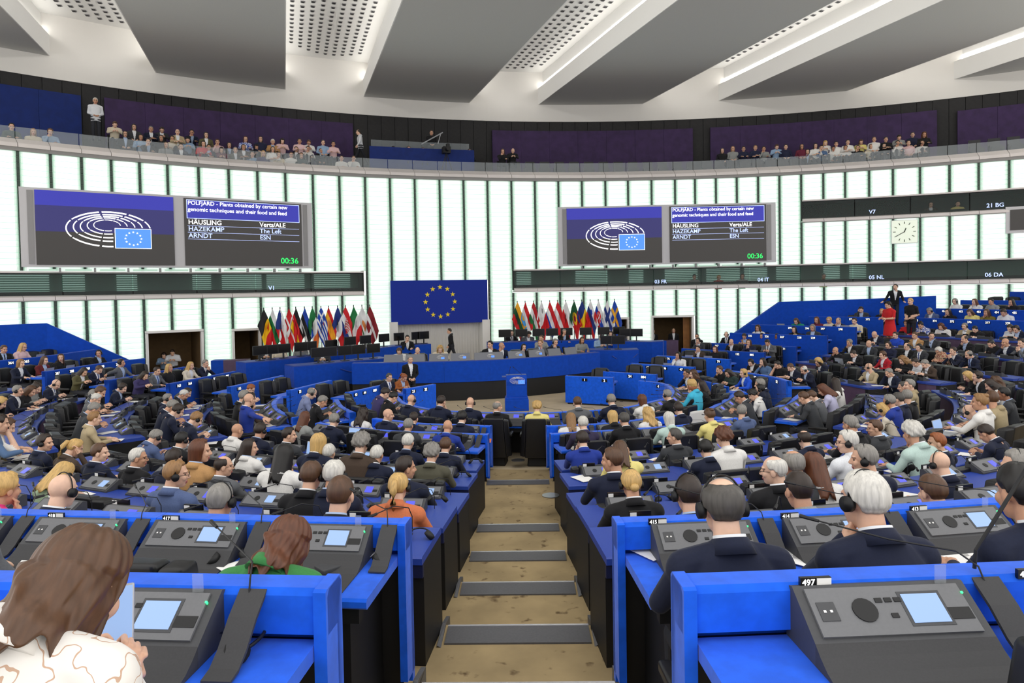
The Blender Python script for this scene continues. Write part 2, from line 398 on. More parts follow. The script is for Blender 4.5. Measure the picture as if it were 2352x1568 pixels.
door(1, 338, 461); door(2, 536, 594, 2.1); door(3, 1408, 1440, 2.1); door(4, 1499, 1589, 2.15, True)
# gallery: back wall, boards, colour panels, tiers
GR = 38.3
g = MB(); arc(g, A0, A1, [(GR + .12, 8.), (GR + .2, 8.), (GR + .2, 12.7), (GR + .12, 12.7)]); wall_gal = struct(g.build('wall_gallery', 'dark_wood'))
bd = MB(); bd.box((0, .05, 2.2), (.66, .05, 4.4)); bme = bd.mesh('board', 'dark_wood')
na = int((A1 - A0) * GR / .68)
for k in range(na): link('board', bme, wall_gal, wframe(A0 + (k + .5) * .68 / GR, GR + .02, 8.2))
def gpanel(xa, xb, ya, yb, m, z0=9.3):
    pa, pb = bpc(xa, ya, GR - .1), bpc(xb, yb, GR - .1); aa, ab = (math.atan2(p.x - WC[0], p.y - WC[1]) for p in (pa, pb))
    zt = (pa.z + pb.z) / 2; k = max(1, int((ab - aa) * GR / 1.4))
    for q in range(k):
        c = MB(); arc(c, aa + (ab - aa) * q / k + .0001, aa + (ab - aa) * (q + 1) / k - .0001, [(GR - .14, z0), (GR, z0), (GR, zt), (GR - .14, zt)]); c.build('colour_panel', m, wall_gal)
gpanel(-250, 185, 160, 213, 'deep_blue_panel'); gpanel(239, 810, 225, 283, 'purple_panel'); gpanel(1130, 1591, 297, 297, 'purple_panel'); gpanel(1631, 2152, 293, 253, 'purple_panel'); gpanel(2199, 2600, 247, 215, 'purple_panel')
TIER = [(WR + .5, 8.4, 35.35), (35.35, 8.95, 36.35), (36.35, 9.45, GR + .15)]
tg = MB()
for r0, z, r1 in TIER: arc(tg, A0, A1, [(r0, 8.0), (r1, 8.0), (r1, z), (r0, z)])
struct(tg.build('floor_gallery', 'black'))
# glass balustrade panes above the coping
bal = empty('glass_balustrade', wpt(ang(1176), WR + .46, 9.08)); tag(bal, 'row of clear glass panes along the white gallery coping', 'balustrade')
for a, b in zip(MA, MA[1:]):
    mb = MB(); arc(mb, a + .0004, b - .0004, [(WR + .46, 9.08), (WR + .475, 9.08), (WR + .475, 9.52), (WR + .46, 9.52)])
    o = mb.build('pane', 'clear_glass', bal); o.matrix_parent_inverse = bal.matrix_world.inverted() if False else Matrix.Translation(-bal.location)
# press box parapet in the gallery
pp = MB(); arc(pp, ang(862, 335), ang(1102, 335), [(35.3, 8.9), (35.42, 8.9), (35.42, 10.32), (35.3, 10.32)]); tag(pp.build('press_box_parapet', 'deep_blue_panel'), 'low dark blue parapet behind the gallery coping with cameraman', 'parapet')
pg = MB(); arc(pg, ang(870, 335), ang(1095, 335), [(35.9, 10.0), (35.92, 10.0), (35.92, 10.75), (35.9, 10.75)]); tag(pg.build('glass_screen', 'clear_glass'), 'clear glass screen above the blue press parapet in gallery', 'screen')
ys = MB()
for k in range(3): ys.box((k * .16, 0, k * .15), (.3, .25, .15))
ysm = ys.mesh('yellow_stair', 'yellow_step')
for px, py, nm in ((243, 328, 'below the white-shirted attendant'), (1632, 378, 'where the long purple panel starts'), (2155, 340, 'past the red-haired visitor'), (2190, 335, 'before the last purple panel')):
    p = bpc(px, py, 35.2); o = link('yellow_stair', ysm, None, wframe(math.atan2(p.x - WC[0], p.y - WC[1]), 35.2, 8.5)); tag(o, 'small yellow edged gallery steps ' + nm, 'stairs', 'yellow gallery steps')
# ------------------------------------------------------------------ ceiling: fascia, beams, perforated panels, light slots
fa = MB(); arc(fa, A0 - .1, A1 + .1, [(GR, 12.5), (GR + .5, 12.5), (GR + .5, 15.6), (GR, 15.6)]); struct(fa.build('wall_fascia', 'fascia'))
BU = Vector((.316, -.949)).normalized(); BV = Vector((.949, .316)).normalized(); ZB = 13.4
def eoff(px, py): p = bp(px, py, ZB); return p.x * BV.x + p.y * BV.y
edges = [(eoff(114, 129) - 5.2, eoff(114, 129)), (eoff(358, 166), eoff(655, 202.5)), (eoff(837, 219), eoff(1080, 233.5)), (eoff(1241, 237.5), eoff(1478, 237.5)), (eoff(1653, 230.5), eoff(1946, 208.5)), (eoff(2198, 180), eoff(2198, 180) + 5.2)]
_cu = WC[0] * BU.x + WC[1] * BU.y; _cv = WC[0] * BV.x + WC[1] * BV.y
def ring_u(v): return _cu - math.sqrt((GR + .1) ** 2 - (v - _cv) ** 2)
def uv(u, v, z): return (BU.x * u + BV.x * v, BU.y * u + BV.y * v, z)
LEN = 24.0
for k, (e0, e1) in enumerate(edges):
    b = MB(); n = 8
    for q in range(n):
        va, vb = e0 + (e1 - e0) * q / n, e0 + (e1 - e0) * (q + 1) / n; ua, ub = ring_u(va), ring_u(vb); ue = ring_u((e0 + e1) / 2) + LEN
        b.add([uv(ua, va, ZB), uv(ue, va, ZB), uv(ue, vb, ZB), uv(ub, vb, ZB)], [(0, 1, 2, 3)], 0)
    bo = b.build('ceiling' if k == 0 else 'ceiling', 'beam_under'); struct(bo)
    for e, sgn in ((e0, -1), (e1, 1)):
        s = MB(); ua = ring_u(e); ue = ring_u((e0 + e1) / 2) + LEN
        def slab(v0, v1, z0, z1, m): s.add([uv(ua, v0, z0), uv(ue, v0, z0), uv(ue, v1, z0), uv(ua, v1, z0), uv(ua, v0, z1), uv(ue, v0, z1), uv(ue, v1, z1), uv(ua, v1, z1)], [(0, 3, 2, 1), (4, 5, 6, 7), (0, 1, 5, 4), (1, 2, 6, 5), (2, 3, 7, 6), (3, 0, 4, 7)], m)
        slab(e - .02, e + .02, ZB - .003, ZB + .85, 0); slab(e - sgn * .25 - .02, e - sgn * .25 + .02, ZB + .85, ZB + 2.0, 0)
        slab(min(e, e - sgn * .25), max(e, e - sgn * .25), ZB + .83, ZB + .86, 0)
        s.build('beam_side', 'ceiling_white', bo)
        l = MB(); s = l; slab(min(e - sgn * .21, e - sgn * .23), max(e - sgn * .21, e - sgn * .23), ZB + .92, ZB + 1.12, 0); l.build('slot_light', 'slot_light', bo)
ct = MB(); va, vb = edges[0][0], edges[-1][1]
n = 40
for q in range(n):
    v0, v1 = va + (vb - va) * q / n, va + (vb - va) * (q + 1) / n
    ct.add([uv(ring_u(v0), v0, 15.1), uv(ring_u(v0) + LEN, v0, 15.1), uv(ring_u(v1) + LEN, v1, 15.1), uv(ring_u(v1), v1, 15.1)], [(0, 1, 2, 3)], 0)
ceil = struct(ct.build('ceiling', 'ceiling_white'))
pf = MB()
for (a, b) in ((0, 1), (1, 2), (2, 3), (3, 4)):
    v0, v1 = edges[a][1] + .1, edges[b][0] - .1; k = int((v1 - v0) / .36)
    for i in range(k):
        v = v0 + (i + .5) * (v1 - v0) / k
        for j in range(30):
            u = ring_u(v) + .8 + j * .46 + 1.0 * ((i / k - .5) ** 2) * 4
            c = uv(u, v, 15.09); a_ = math.atan2(BU.y, BU.x)
            pf.box(c, (.17, .17, .02), 0, a_); pf.box((c[0], c[1], 15.075), (.11, .11, .03), 1, a_)  # hole shade painted on: grey rim for the lighter shadow, black centre
po = pf.build('perforations', ['frame_slot', 'black'], ceil); po['kind'] = 'stuff'
# ------------------------------------------------------------------ floors and tiers
C0 = Vector((.2, 20.3))
fl = MB(); pts = [(-19, -3)] + [tuple(wpt(a, WR + 2.6, 0))[:2] for a in [A0 + (A1 - A0) * k / 30 for k in range(31)]] + [(24, -3)]
fl.add([(p[0], p[1], 0) for p in pts], [tuple(range(len(pts) - 1, -1, -1))]); floor = struct(fl.build('floor', 'carpet_front'))
FLZ = {1: 0., 2: .03, 3: .1, 4: .136, 5: .283, 6: .404, 7: .65, 8: .91, 9: 1.25, 10: 1.68, 11: 1.95, 12: 2.26, 13: 2.6}
FZ0 = dict(FLZ); ZLOW = {4: .876, 5: 1.023, 6: 1.144, 7: 1.39, 8: 1.65}
FLZ.update({3: .12, 5: .31, 6: .44, 7: .62, 8: .86})
ZOV = {('L1', 9): 2.22, ('R1', 9): 2.22, ('R2', 9): 2.22, ('R3', 7): 1.66, ('R3', 8): 1.93, ('R3', 9): 2.2}
# desk fronts traced along their top edge: sector, row, blue upholstered (1) or low worktop (0), points in the photograph
T = [('L3',1,1,[(933,893),(1001,882)]),('L3',2,1,[(802,901),(884,883)]),('L3',3,1,[(668,896),(763,873)]),('L3',4,1,[(531,888),(652,862)]),
('L3',5,1,[(391,881),(543,852)]),('L3',6,1,[(250,873),(325,860),(428,842)]),('L3',7,1,[(106,853),(250,832),(333,823)]),('L3',8,1,[(-60,836),(0,828),(100,818),(222,802)]),
('F',1,1,[(912,903),(918,911),(933,924),(962,932),(989,937.5),(1034,942),(1098,945),(1196,946),(1251,946),(1288,944),(1356,941),(1425,935),(1463,928),(1500,919),(1523,914),(1536,905),(1538,894.5),(1526,882.6),(1502,877.5),(1465.5,874.5)]),
('L2',2,1,[(778,916),(790,932),(817,946)]),('L2',3,1,[(650,909),(635,925),(652,945),(687,957)]),
('L2',4,0,[(505,926),(475,950),(472,970),(500,992),(525,1002)]),('L2',5,0,[(360,918),(310,945),(293,965),(315,990),(334,1003)]),('L2',6,0,[(210,912),(130,940),(95,965),(88,990),(134,1030)]),('L2',7,0,[(60,890),(0,902),(-60,920)]),
('R3',1,1,[(1298,863),(1408,867)]),('R3',2,1,[(1385,853),(1506,860)]),('R3',3,1,[(1448,834),(1594,843)]),('R3',4,1,[(1508,816),(1676,825)]),('R3',5,1,[(1565,800),(1755,810)]),('R3',6,1,[(1616,787),(1828,796)]),('R3',7,1,[(1676,764),(1899,771)]),('R3',8,1,[(1725,745),(1965,751)]),('R3',9,1,[(1857,727),(2028,728)]),
('R2',2,1,[(1603,873),(1640,880),(1662,888)]),('R2',3,1,[(1650,848),(1730,858),(1780,867),(1806,875)]),
('R2',4,0,[(1840,862),(1896,873),(1950,882),(1993,890)]),('R2',5,0,[(1826,830),(1952,846),(2098,873),(2160,881)]),('R2',6,0,[(1888,815),(2010,826),(2134,841),(2233,858),(2327,870)]),('R2',7,0,[(1952,792),(2120,805),(2352,829),(2450,842)]),('R2',8,0,[(2022,768),(2180,775),(2352,785),(2450,793)]),('R2',9,1,[(2087,729),(2220,733),(2352,737),(2430,740)]),('R2',10,1,[(2150,708),(2352,712),(2430,714)]),('R2',11,1,[(2206,689),(2352,690),(2430,691)]),('R2',12,1,[(2319,670),(2400,670)]),
('R1b',2,1,[(1682,903),(1660,918),(1616,941)]),('R1b',3,1,[(1833,903),(1805,922),(1751,944)]),('R1b',4,0,[(1975,905),(1985,945),(1960,962),(1913,978)]),('R1b',5,0,[(2139,895),(2187,922),(2178,966),(2110,988)]),('R1b',6,0,[(2310,883),(2370,905),(2390,950)]),
('L1',2,1,[(1131,976),(1083,974),(979,971),(920,965),(865,959)]),('L1',3,1,[(1124,995),(1088,994),(1006,991),(913,988),(853,983.5),(802,978),(737,969)]),
('R1',2,1,[(1253,976),(1389,970),(1509,956),(1548,952)]),('R1',3,1,[(1261,994),(1413,985),(1558,975),(1688,958)]),
('L1',9,1,[(945,1187),(700,1182),(500,1177),(250,1171),(0,1165),(-120,1162)]),('L1',10,1,[(783,1317),(400,1310),(0,1304),(-160,1302)]),
('R1',9,1,[(1405,1185),(1590,1178),(1768,1170),(2000,1158),(2227,1143),(2420,1130)]),('R1',10,1,[(1541,1312),(1900,1299),(2352,1282),(2480,1277)])]
def ztop(s, n, b): return ZOV.get((s, n), FZ0[n] + .87 if b else ZLOW[n])
PC = {}
pol = {n: [] for n in range(1, 13)}
def polar(p): d = p - C0; return math.degrees(math.atan2(d.x, -d.y)), d.length
for s, n, b, pts in T:
    z = ztop(s, n, b); P = [bp(x, y, z) for x, y in pts]
    PC[s, n] = dict(c=Curve(P, C0, smooth=len(P) > 2), z=z, blue=b, fl=FLZ[n], sec=s, n=n)
    for p in P: pol[n].append(polar(Vector((p.x, p.y))))
for n, (xl, xr, y) in {4: (1113, 1272, 1056), 5: (1097, 1285, 1086), 6: (1078, 1300, 1131), 7: (1050, 1322, 1161), 8: (1013, 1352, 1210)}.items():
    z = ztop('L1', n, 0)
    for s, x, end in (('L1', xl, {4: -31, 5: -33, 6: -33, 7: -30, 8: -24}[n]), ('R1', xr, {4: 32, 5: 33, 6: 33, 7: 30, 8: 24}[n])):
        p = bp(x, y, z); t0, r0 = polar(Vector((p.x, p.y))); P = []
        for k in range(10):
            t = t0 + (end - t0) * k / 9; r = r0 - .35 * abs(t - t0) / 33; P.append(C0 + Vector((math.sin(math.radians(t)), -math.cos(math.radians(t)))) * r)
        PC[s, n] = dict(c=Curve(P, C0), z=z, blue=0, fl=FLZ[n], sec=s, n=n)
        for q in P: pol[n].append(polar(q))
def rn(n, t):
    q = sorted(pol[n]); 
    if n > 10: q = sorted(pol[n]) + []; 
    return float(np.interp(t, [a for a, _ in q], [b for _, b in q]))
for n in range(2, 13):
    ts = [a for a, _ in pol[n]]; t0, t1 = min(ts) - 1.5, max(ts) + 1.5
    mb = MB(); k = int((t1 - t0) / 2) + 2; v = []
    for i in range(k):
        t = t0 + (t1 - t0) * i / (k - 1); u = Vector((math.sin(math.radians(t)), -math.cos(math.radians(t)))); r = rn(n, t) - .02
        ro = (rn(n + 1, t) + .05) if n < 12 else r + 3
        if n >= 10: ro = r + 2.6
        ro = max(ro, r + .5)
        for R, z in ((r, -.01), (ro, -.01), (ro, FLZ[n]), (r, FLZ[n])): p = C0 + u * R; v.append((p.x, p.y, z))
    f = [(i * 4 + q, (i + 1) * 4 + q, (i + 1) * 4 + (q + 1) % 4, i * 4 + (q + 1) % 4) for i in range(k - 1) for q in range(4)] + [(3, 2, 1, 0), tuple(range((k - 1) * 4, k * 4))]
    mb.add(v, [tuple(reversed(q)) for q in f]); o = mb.build('tier_step', 'carpet', floor)
# metal step edges of the central stairs
for n in (10, 9, 8, 7, 6, 5, 3):
    t = math.radians(-1.1); u = Vector((math.sin(t), -math.cos(t))); p = C0 + u * rn(n, -1); fw = -u
    for _ in range(3): p.x += (1190 - prj((p.x, p.y, FLZ[n]))[0]) * p.y / F
    m = frame((p.x, p.y, FLZ[n]), fw); wd = .60; mb = MB()
    mb.box((0, -.13, .006), (wd * 2 - .1, .26, .014), 0); mb.box((0, .005, .0), (wd * 2 - .1, .022, .035), 1)
    e = mb.build('step_edge', ['step_plate', 'bright_edge'], floor); e.matrix_local = m
    if n >= 7:
        for s in (-1, 1):
            q = MB(); q.add([(s * wd, -.3, 0), (s * wd, .02, 0), (s * wd, .02, .0), (s * wd, -.3, .015), (s * (wd - .03), -.3, 0), (s * (wd - .03), .02, 0), (s * (wd - .03), .3, -.24), (s * wd, .3, -.24), (s * wd, .3, -.05), (s * (wd - .03), .3, -.05), (s * wd, .02, .03), (s * (wd - .03), .02, .03)], [(0, 1, 7, 8, 10, 3), (4, 9, 6, 5), (3, 10, 11, 4), (10, 8, 9, 11), (4, 11, 9)], 0)
            q.build('step_skirt', 'step_plate', floor).matrix_local = m
# ------------------------------------------------------------------ wall screens
def star(mb, cx, cz, r, y=0., m=0):
    v = [(cx, y, cz)] + [(cx + (r if k % 2 == 0 else r * .4) * math.sin(k * math.pi / 5), y, cz + (r if k % 2 == 0 else r * .4) * math.cos(k * math.pi / 5)) for k in range(10)]
    mb.add(v, [(0, 1 + (k + 1) % 10, 1 + k) for k in range(10)], m)
RG = [(727, 377, 290, 140, 11), (722, 366, 237, 109, 10), (718, 360, 188, 88, 9), (714, 352, 138, 67, 8), (712, 347, 93, 46, 7)]
def logo(sc, white, blue, name='emblem'):           # hemicycle arcs round a starred flag, centred, in the XZ plane
    mb = MB(); X = lambda x: (x - 727) * sc; Z = lambda y: (380 - y) * sc
    for cx, cy, a, b, th in RG:
        gaps = [-168, -120, -62, -12, 26, 58]
        lo = -200; hi = 88
        N = 150
        for k in range(N):
            t0, t1 = lo + (hi - lo) * k / N, lo + (hi - lo) * (k + 1) / N; tm = (t0 + t1) / 2
            if any(abs(tm - g) < 2.0 for g in gaps): continue
            q = []
            for t, s in ((t0, 0), (t1, 0), (t1, 1), (t0, 1)):
                tr = math.radians(t); w = th * (1.0 if abs(math.sin(tr)) < .8 else .8); q.append((cx + (a - s * w) * math.sin(tr), cy - (b - s * w * (1.0 if b > 60 else .9)) * math.cos(tr)))
            if any(x > 752 and y > 361 for x, y in q): continue
            mb.add([(X(x), 0, Z(y)) for x, y in q], [(0, 3, 2, 1)], 0)
    mb.add([(X(x), 0, Z(y)) for x, y in ((762, 366), (1018, 366), (1018, 525), (762, 525))], [(0, 3, 2, 1)], 0)
    mb.add([(X(x), -.002, Z(y)) for x, y in ((766, 370), (1014, 370), (1014, 521), (766, 521))], [(0, 3, 2, 1)], 1)
    for k in range(12): t = k * math.pi / 6; star(mb, X(890 + 56 * math.sin(t)), Z(446 - 51 * math.cos(t)), 9 * sc, -.004, 0)
    return mb.mesh(name, [white, blue])
def plane_frame(p, q, z):                           # X from p to q, Y away from the room, Z up
    d = Vector((q.x - p.x, q.y - p.y, 0)); L = d.length; d.normalize(); n = Vector((-d.y, d.x, 0)); m = Matrix.Identity(4)
    for i in range(3): m[i][0], m[i][1], m[i][2], m[i][3] = d[i], n[i], (0, 0, 1)[i], (p.x, p.y, z)[i]
    return m, L
def hit(m, px, py):                                 # picture ray meets the frame's XZ plane -> local x, z
    inv = m.inverted(); o = inv @ Vector((0, 0, CAMZ)); r = ray(px, py); d = inv.to_3x3() @ Vector(r); t = -o.y / d.y
    return o.x + d.x * t, o.z + d.z * t
def video(x0, x1, disp, label):
    p, q = bpc(x0, 500, WR - .12), bpc(x1, 500, WR - .12); m, L = plane_frame(p, q, 4.64); H = 2.74
    root = empty('video_screen'); root.matrix_world = m; tag(root, label, 'screen')
    fr = MB(); fr.box((L / 2, .08, H / 2), (L, .14, H)); fr.build('frame', 'frame_grey', root)
    for sx in (.3, L - .3):
        b = MB(); b.box((sx, .0, H / 2), (.17, .03, H - .2)); b.build('vent_slot', 'frame_slot', root)
    for k in range(int(L / 1.05)):
        b = MB(); b.box((.6 + k * 1.05, .05, -.1), (.8, .1, .06)); b.build('lower_lamp', 'louvre_dim', root)
        b = MB(); b.box((.6 + k * 1.05 + .5, .1, -.1), (.06, .2, .16)); b.build('bracket', 'frame_slot', root)
    R = Matrix.Rotation(math.pi / 2, 4, 'X')
    xs = [hit(m, x, 540)[0] for x in disp]
    zb, zt = .08, H - .08
    for k, (a, b) in enumerate(((xs[0], xs[1]), (xs[2], xs[3]))):
        w, h = b - a, zt - zb; d = MB()
        d.box(((a + b) / 2, .0, (zb + zt) / 2), (w, .05, h), 0)
        if k == 0:
            d.box(((a + b) / 2, -.027, zt - h * .10), (w, .004, h * .20), 1); d.box(((a + b) / 2, -.0265, zt - h * .37), (w, .003, h * .36), 2)
            dd = d.build('display', ['display_dark', 'display_blue', 'display_indigo'], root)
            link('emblem', logo(w / 935, MATS['text_white'], MATS['logo_blue']), root, Matrix.Translation((a + w * .51, -.04, zb + h * .495)))
        else:
            d.box(((a + b) / 2, -.027, zt - h * .16), (w * .96, .004, h * .28), 2); d.box(((a + b) / 2, -.03, zt - h * .16), (w * .95, .004, h * .265), 1)
            for zz in (.405, .505, .605): d.box(((a + b) / 2, -.028, zt - h * zz), (w * .95, .003, .012), 2)
            d.build('display', ['display_dark', 'display_blue', 'text_pale'], root)
            fs = w * .056
            def tx(s, x, z, sz, mm): link('screen_text', text_mesh(s, sz, .001, 'LEFT', mm), root, Matrix.Translation((a + w * x, -.036, zt - h * z)) @ R)
            tx('POLFJÄRD - Plants obtained by certain new', .03, .07, fs * .84, 'text_white'); tx('genomic techniques and their food and feed', .03, .165, fs * .84, 'text_white')
            tx('HÄUSLING', .03, .355, fs, 'text_white'); tx('Verts/ALE', .62, .355, fs, 'text_white')
            tx('HAZEKAMP', .03, .455, fs, 'text_pale'); tx('The Left', .62, .455, fs, 'text_pale'); tx('ARNDT', .03, .555, fs, 'text_pale'); tx('ESN', .62, .555, fs, 'text_pale')
            tx('00:36', .80, .92, fs * 1.3, 'text_green')
video(45, 717, (82, 400, 424, 693), 'wide grey framed video wall above window sign V1')
video(1281, 1782, (1302, 1520, 1538, 1760), 'wide grey framed video wall above window sign 03 FR')
# small side screen at the wall's far end, clock
p, q = bpc(2310, 535, WR - .1), bpc(2480, 535, WR - .1); m, L = plane_frame(p, q, 5.55); r_ = empty('side_screen'); r_.matrix_world = m; tag(r_, 'small grey framed screen on the wall above window sign 06 DA', 'screen')
b = MB(); b.box((L / 2, .05, .55), (L, .1, 1.1)); b.build('frame', 'frame_grey', r_); b = MB(); b.box((L / 2, -.01, .55), (L - .3, .03, .85)); b.build('display', 'display_dark', r_)
p, q = bpc(2047, 550, WR - .14), bpc(2108, 550, WR - .14); m, L = plane_frame(p, q, 5.3); r_ = empty('wall_clock'); r_.matrix_world = m; tag(r_, 'square white wall clock with black hands and hour marks', 'clock')
S = L
b = MB(); b.box((S / 2, .03, S / 2), (S, .06, S)); b.build('case', 'silver', r_); b = MB(); b.box((S / 2, -.005, S / 2), (S - .04, .02, S - .04)); b.build('face', 'clock_face', r_)
mk = MB(); mk.box((0, 0, 0), (.025, .01, .1)); mkm = mk.mesh('hour_mark', 'black')
for k in range(12): t = k * math.pi / 6; link('hour_mark', mkm, r_, Matrix.Translation((S / 2 + .39 * math.sin(t), -.02, S / 2 + .39 * math.cos(t))) @ Matrix.Rotation(t, 4, 'Y'))
for nm, t, l, w in (('hour_hand', math.radians(30 * 12.67 - 360), .2, .035), ('minute_hand', math.radians(240), .42, .025)):
    b = MB(); b.box((0, 0, l / 2 - .03), (w, .01, l)); o = b.build(nm, 'black', r_); o.matrix_local = Matrix.Translation((S / 2, -.03, S / 2)) @ Matrix.Rotation(t, 4, 'Y')
# the big flag board and the curtained recess under it
p, q = bpc(898, 690, WR - .3), bpc(1120, 690, WR - .3); m, L = plane_frame(p, q, 2.13); r_ = empty('flag_board'); r_.matrix_world = m; tag(r_, 'large blue board with a ring of twelve gold stars', 'flag')
b = MB(); b.box((L / 2, .06, .97), (L, .12, 1.94)); b.build('board', 'flag_blue', r_)
sb = MB(); star(sb, 0, 0, .12, 0, 0); sme = sb.mesh('star', 'star_gold')
for k in range(12): t = k * math.pi / 6; link('star', sme, r_, Matrix.Translation((L / 2 + .0 + .66 * math.sin(t), -.006, .97 + .66 * math.cos(t))))
m2 = m.copy(); m2[2][3] = 0; r_ = MB(); cw = L - .5
cv = []; K = 60
for k in range(K + 1): cv.append((.25 + cw * k / K, .45 + (.03 if k % 2 else 0)))
for a, b_ in zip(cv, cv[1:]): r_.add([(a[0], a[1], .3), (b_[0], b_[1], .3), (b_[0], b_[1], 2.15), (a[0], a[1], 2.15)], [(0, 1, 2, 3)])
o = r_.build('curtain', 'curtain'); o.matrix_world = m2; tag(o, 'white pleated curtain hanging under the starred blue board', 'curtain')
r_ = MB()
for x in (.1, L - .1): r_.box((x, .2, 1.2), (.35, .5, 2.1))
r_.box((L / 2, .62, 3.3), (L, .1, 2.2)); o = r_.build('trim_9', 'white'); o.matrix_world = m2; struct(o)
# ------------------------------------------------------------------ national flags
FC = dict(k=(22, 22, 24), y=(252, 205, 20), r=(214, 28, 36), w=(240, 240, 240), g=(20, 120, 62), b=(24, 52, 130), B=(20, 70, 180), o=(240, 120, 50), d=(140, 24, 36), l=(80, 170, 235), G=(10, 84, 44), R=(190, 26, 34), s=(150, 150, 150), Y=(250, 180, 40), c=(214, 128, 60))
FM = list(FC); 
for k_ in FM: mat('flag_' + k_, FC[k_], .75)
def st(v, *cs):
    for lim, c in cs:
        if v < lim: return c
    return cs[-1][1]
def cross(s, t, f, c, a=.3, b=.44, e=.4, g=.6): return c if a < t < b or e < s < g else f
def disc(s, t, cs, ct, rs, rt): return ((s - cs) / rs) ** 2 + ((t - ct) / rt) ** 2 < 1
th = 1 / 3
FLAGS_L = [('black yellow and red', lambda s, t: st(t, (th, 'k'), (2 * th, 'y'), (2, 'r'))), ('white green and red banded', lambda s, t: st(s, (th, 'w'), (2 * th, 'g'), (2, 'r'))),
 ('white and red flag with blue wedge', lambda s, t: 'b' if t < .5 - abs(s - .5) else st(s, (.5, 'w'), (2, 'r'))), ('red flag with white cross', lambda s, t: cross(s, t, 'r', 'w', .3, .42, .42, .58)),
 ('black red and gold', lambda s, t: st(s, (th, 'k'), (2 * th, 'r'), (2, 'y'))), ('blue black and white', lambda s, t: st(s, (th, 'B'), (2 * th, 'k'), (2, 'w'))),
 ('green white and orange', lambda s, t: st(t, (th, 'g'), (2 * th, 'w'), (2, 'o'))), ('blue and white striped', lambda s, t: ('w' if (.15 < t < .23 or .22 < s < .33) else 'B') if s < .55 and t < .4 else ('B' if int(s * 9) % 2 == 0 else 'w')),
 ('red and yellow flag with crest', lambda s, t: 'c' if disc(s, t, .5, .3, .16, .13) else st(s, (.25, 'r'), (.75, 'Y'), (2, 'r'))), ('blue white and red upright banded', lambda s, t: st(t, (th, 'b'), (2 * th, 'w'), (2, 'r'))),
 ('red white and blue flag with chequered shield', lambda s, t: ('r' if (int(s * 16) + int(t * 16)) % 2 else 'w') if abs(s - .5) < .24 and abs(t - .45) < .18 else st(s, (th, 'r'), (2 * th, 'w'), (2, 'b'))), ('green white and red upright banded', lambda s, t: st(t, (th, 'g'), (2 * th, 'w'), (2, 'r'))),
 ('white flag with copper island', lambda s, t: 'c' if disc(s, t, .42, .45, .13, .2) else ('g' if disc(s, t, .72, .5, .05, .16) else 'w')), ('dark red flag with white middle band', lambda s, t: st(s, (.4, 'd'), (.6, 'w'), (2, 'd')))]
FLAGS_R = [('yellow green and red', lambda s, t: st(s, (th, 'Y'), (2 * th, 'G'), (2, 'r'))), ('red white and light blue', lambda s, t: st(s, (th, 'r'), (2 * th, 'w'), (2, 'l'))), ('red white and green banded', lambda s, t: st(s, (th, 'R'), (2 * th, 'w'), (2, 'g'))),
 ('white and red flag with grey cross', lambda s, t: 's' if disc(s, t, .2, .22, .09, .08) else st(t, (.5, 'w'), (2, 'r'))), ('red white and blue banded', lambda s, t: st(s, (th, 'r'), (2 * th, 'w'), (2, 'B'))), ('red white red', lambda s, t: st(s, (th, 'r'), (2 * th, 'w'), (2, 'r'))),
 ('white over red', lambda s, t: st(s, (.5, 'w'), (2, 'r'))), ('green and red flag with yellow globe', lambda s, t: ('r' if disc(s, t, .5, .4, .13, .1) else 'y') if disc(s, t, .5, .4, .26, .19) else st(t, (.4, 'G'), (2, 'r'))),
 ('blue yellow and red', lambda s, t: st(t, (th, 'b'), (2 * th, 'y'), (2, 'r'))), ('white blue red flag with small shield', lambda s, t: 'B' if disc(s, t, .3, .28, .15, .1) else st(s, (th, 'w'), (2 * th, 'b'), (2, 'r'))),
 ('white blue red flag with red shield', lambda s, t: ('w' if abs(t - .35) < .025 or abs(s - .42) < .03 or abs(s - .55) < .03 else 'r') if disc(s, t, .5, .35, .3, .17) else st(s, (th, 'w'), (2 * th, 'B'), (2, 'r'))),
 ('white flag with blue cross', lambda s, t: cross(s, t, 'w', 'b', .27, .45, .36, .64)), ('blue flag with yellow cross', lambda s, t: cross(s, t, 'B', 'Y', .3, .44, .4, .6))]
FXL = [605.5, 625, 643, 663, 679, 699, 717, 737, 754, 775, 793, 812, 831, 849]; FXR = [1188, 1206, 1225, 1243, 1262.5, 1280.6, 1299, 1318, 1336, 1355.6, 1374, 1394, 1411]
pm = MB(); pm.tube([(0, 0, 0), (0, 0, 2.4)], .016, 8); pm.sphere((0, 0, 2.42), (.022, .022, .05), 8, 5); pm.disc((0, 0, 0), (0, 0, 1), .15, .03, 14); pme = pm.mesh('pole', 'monitor', True)
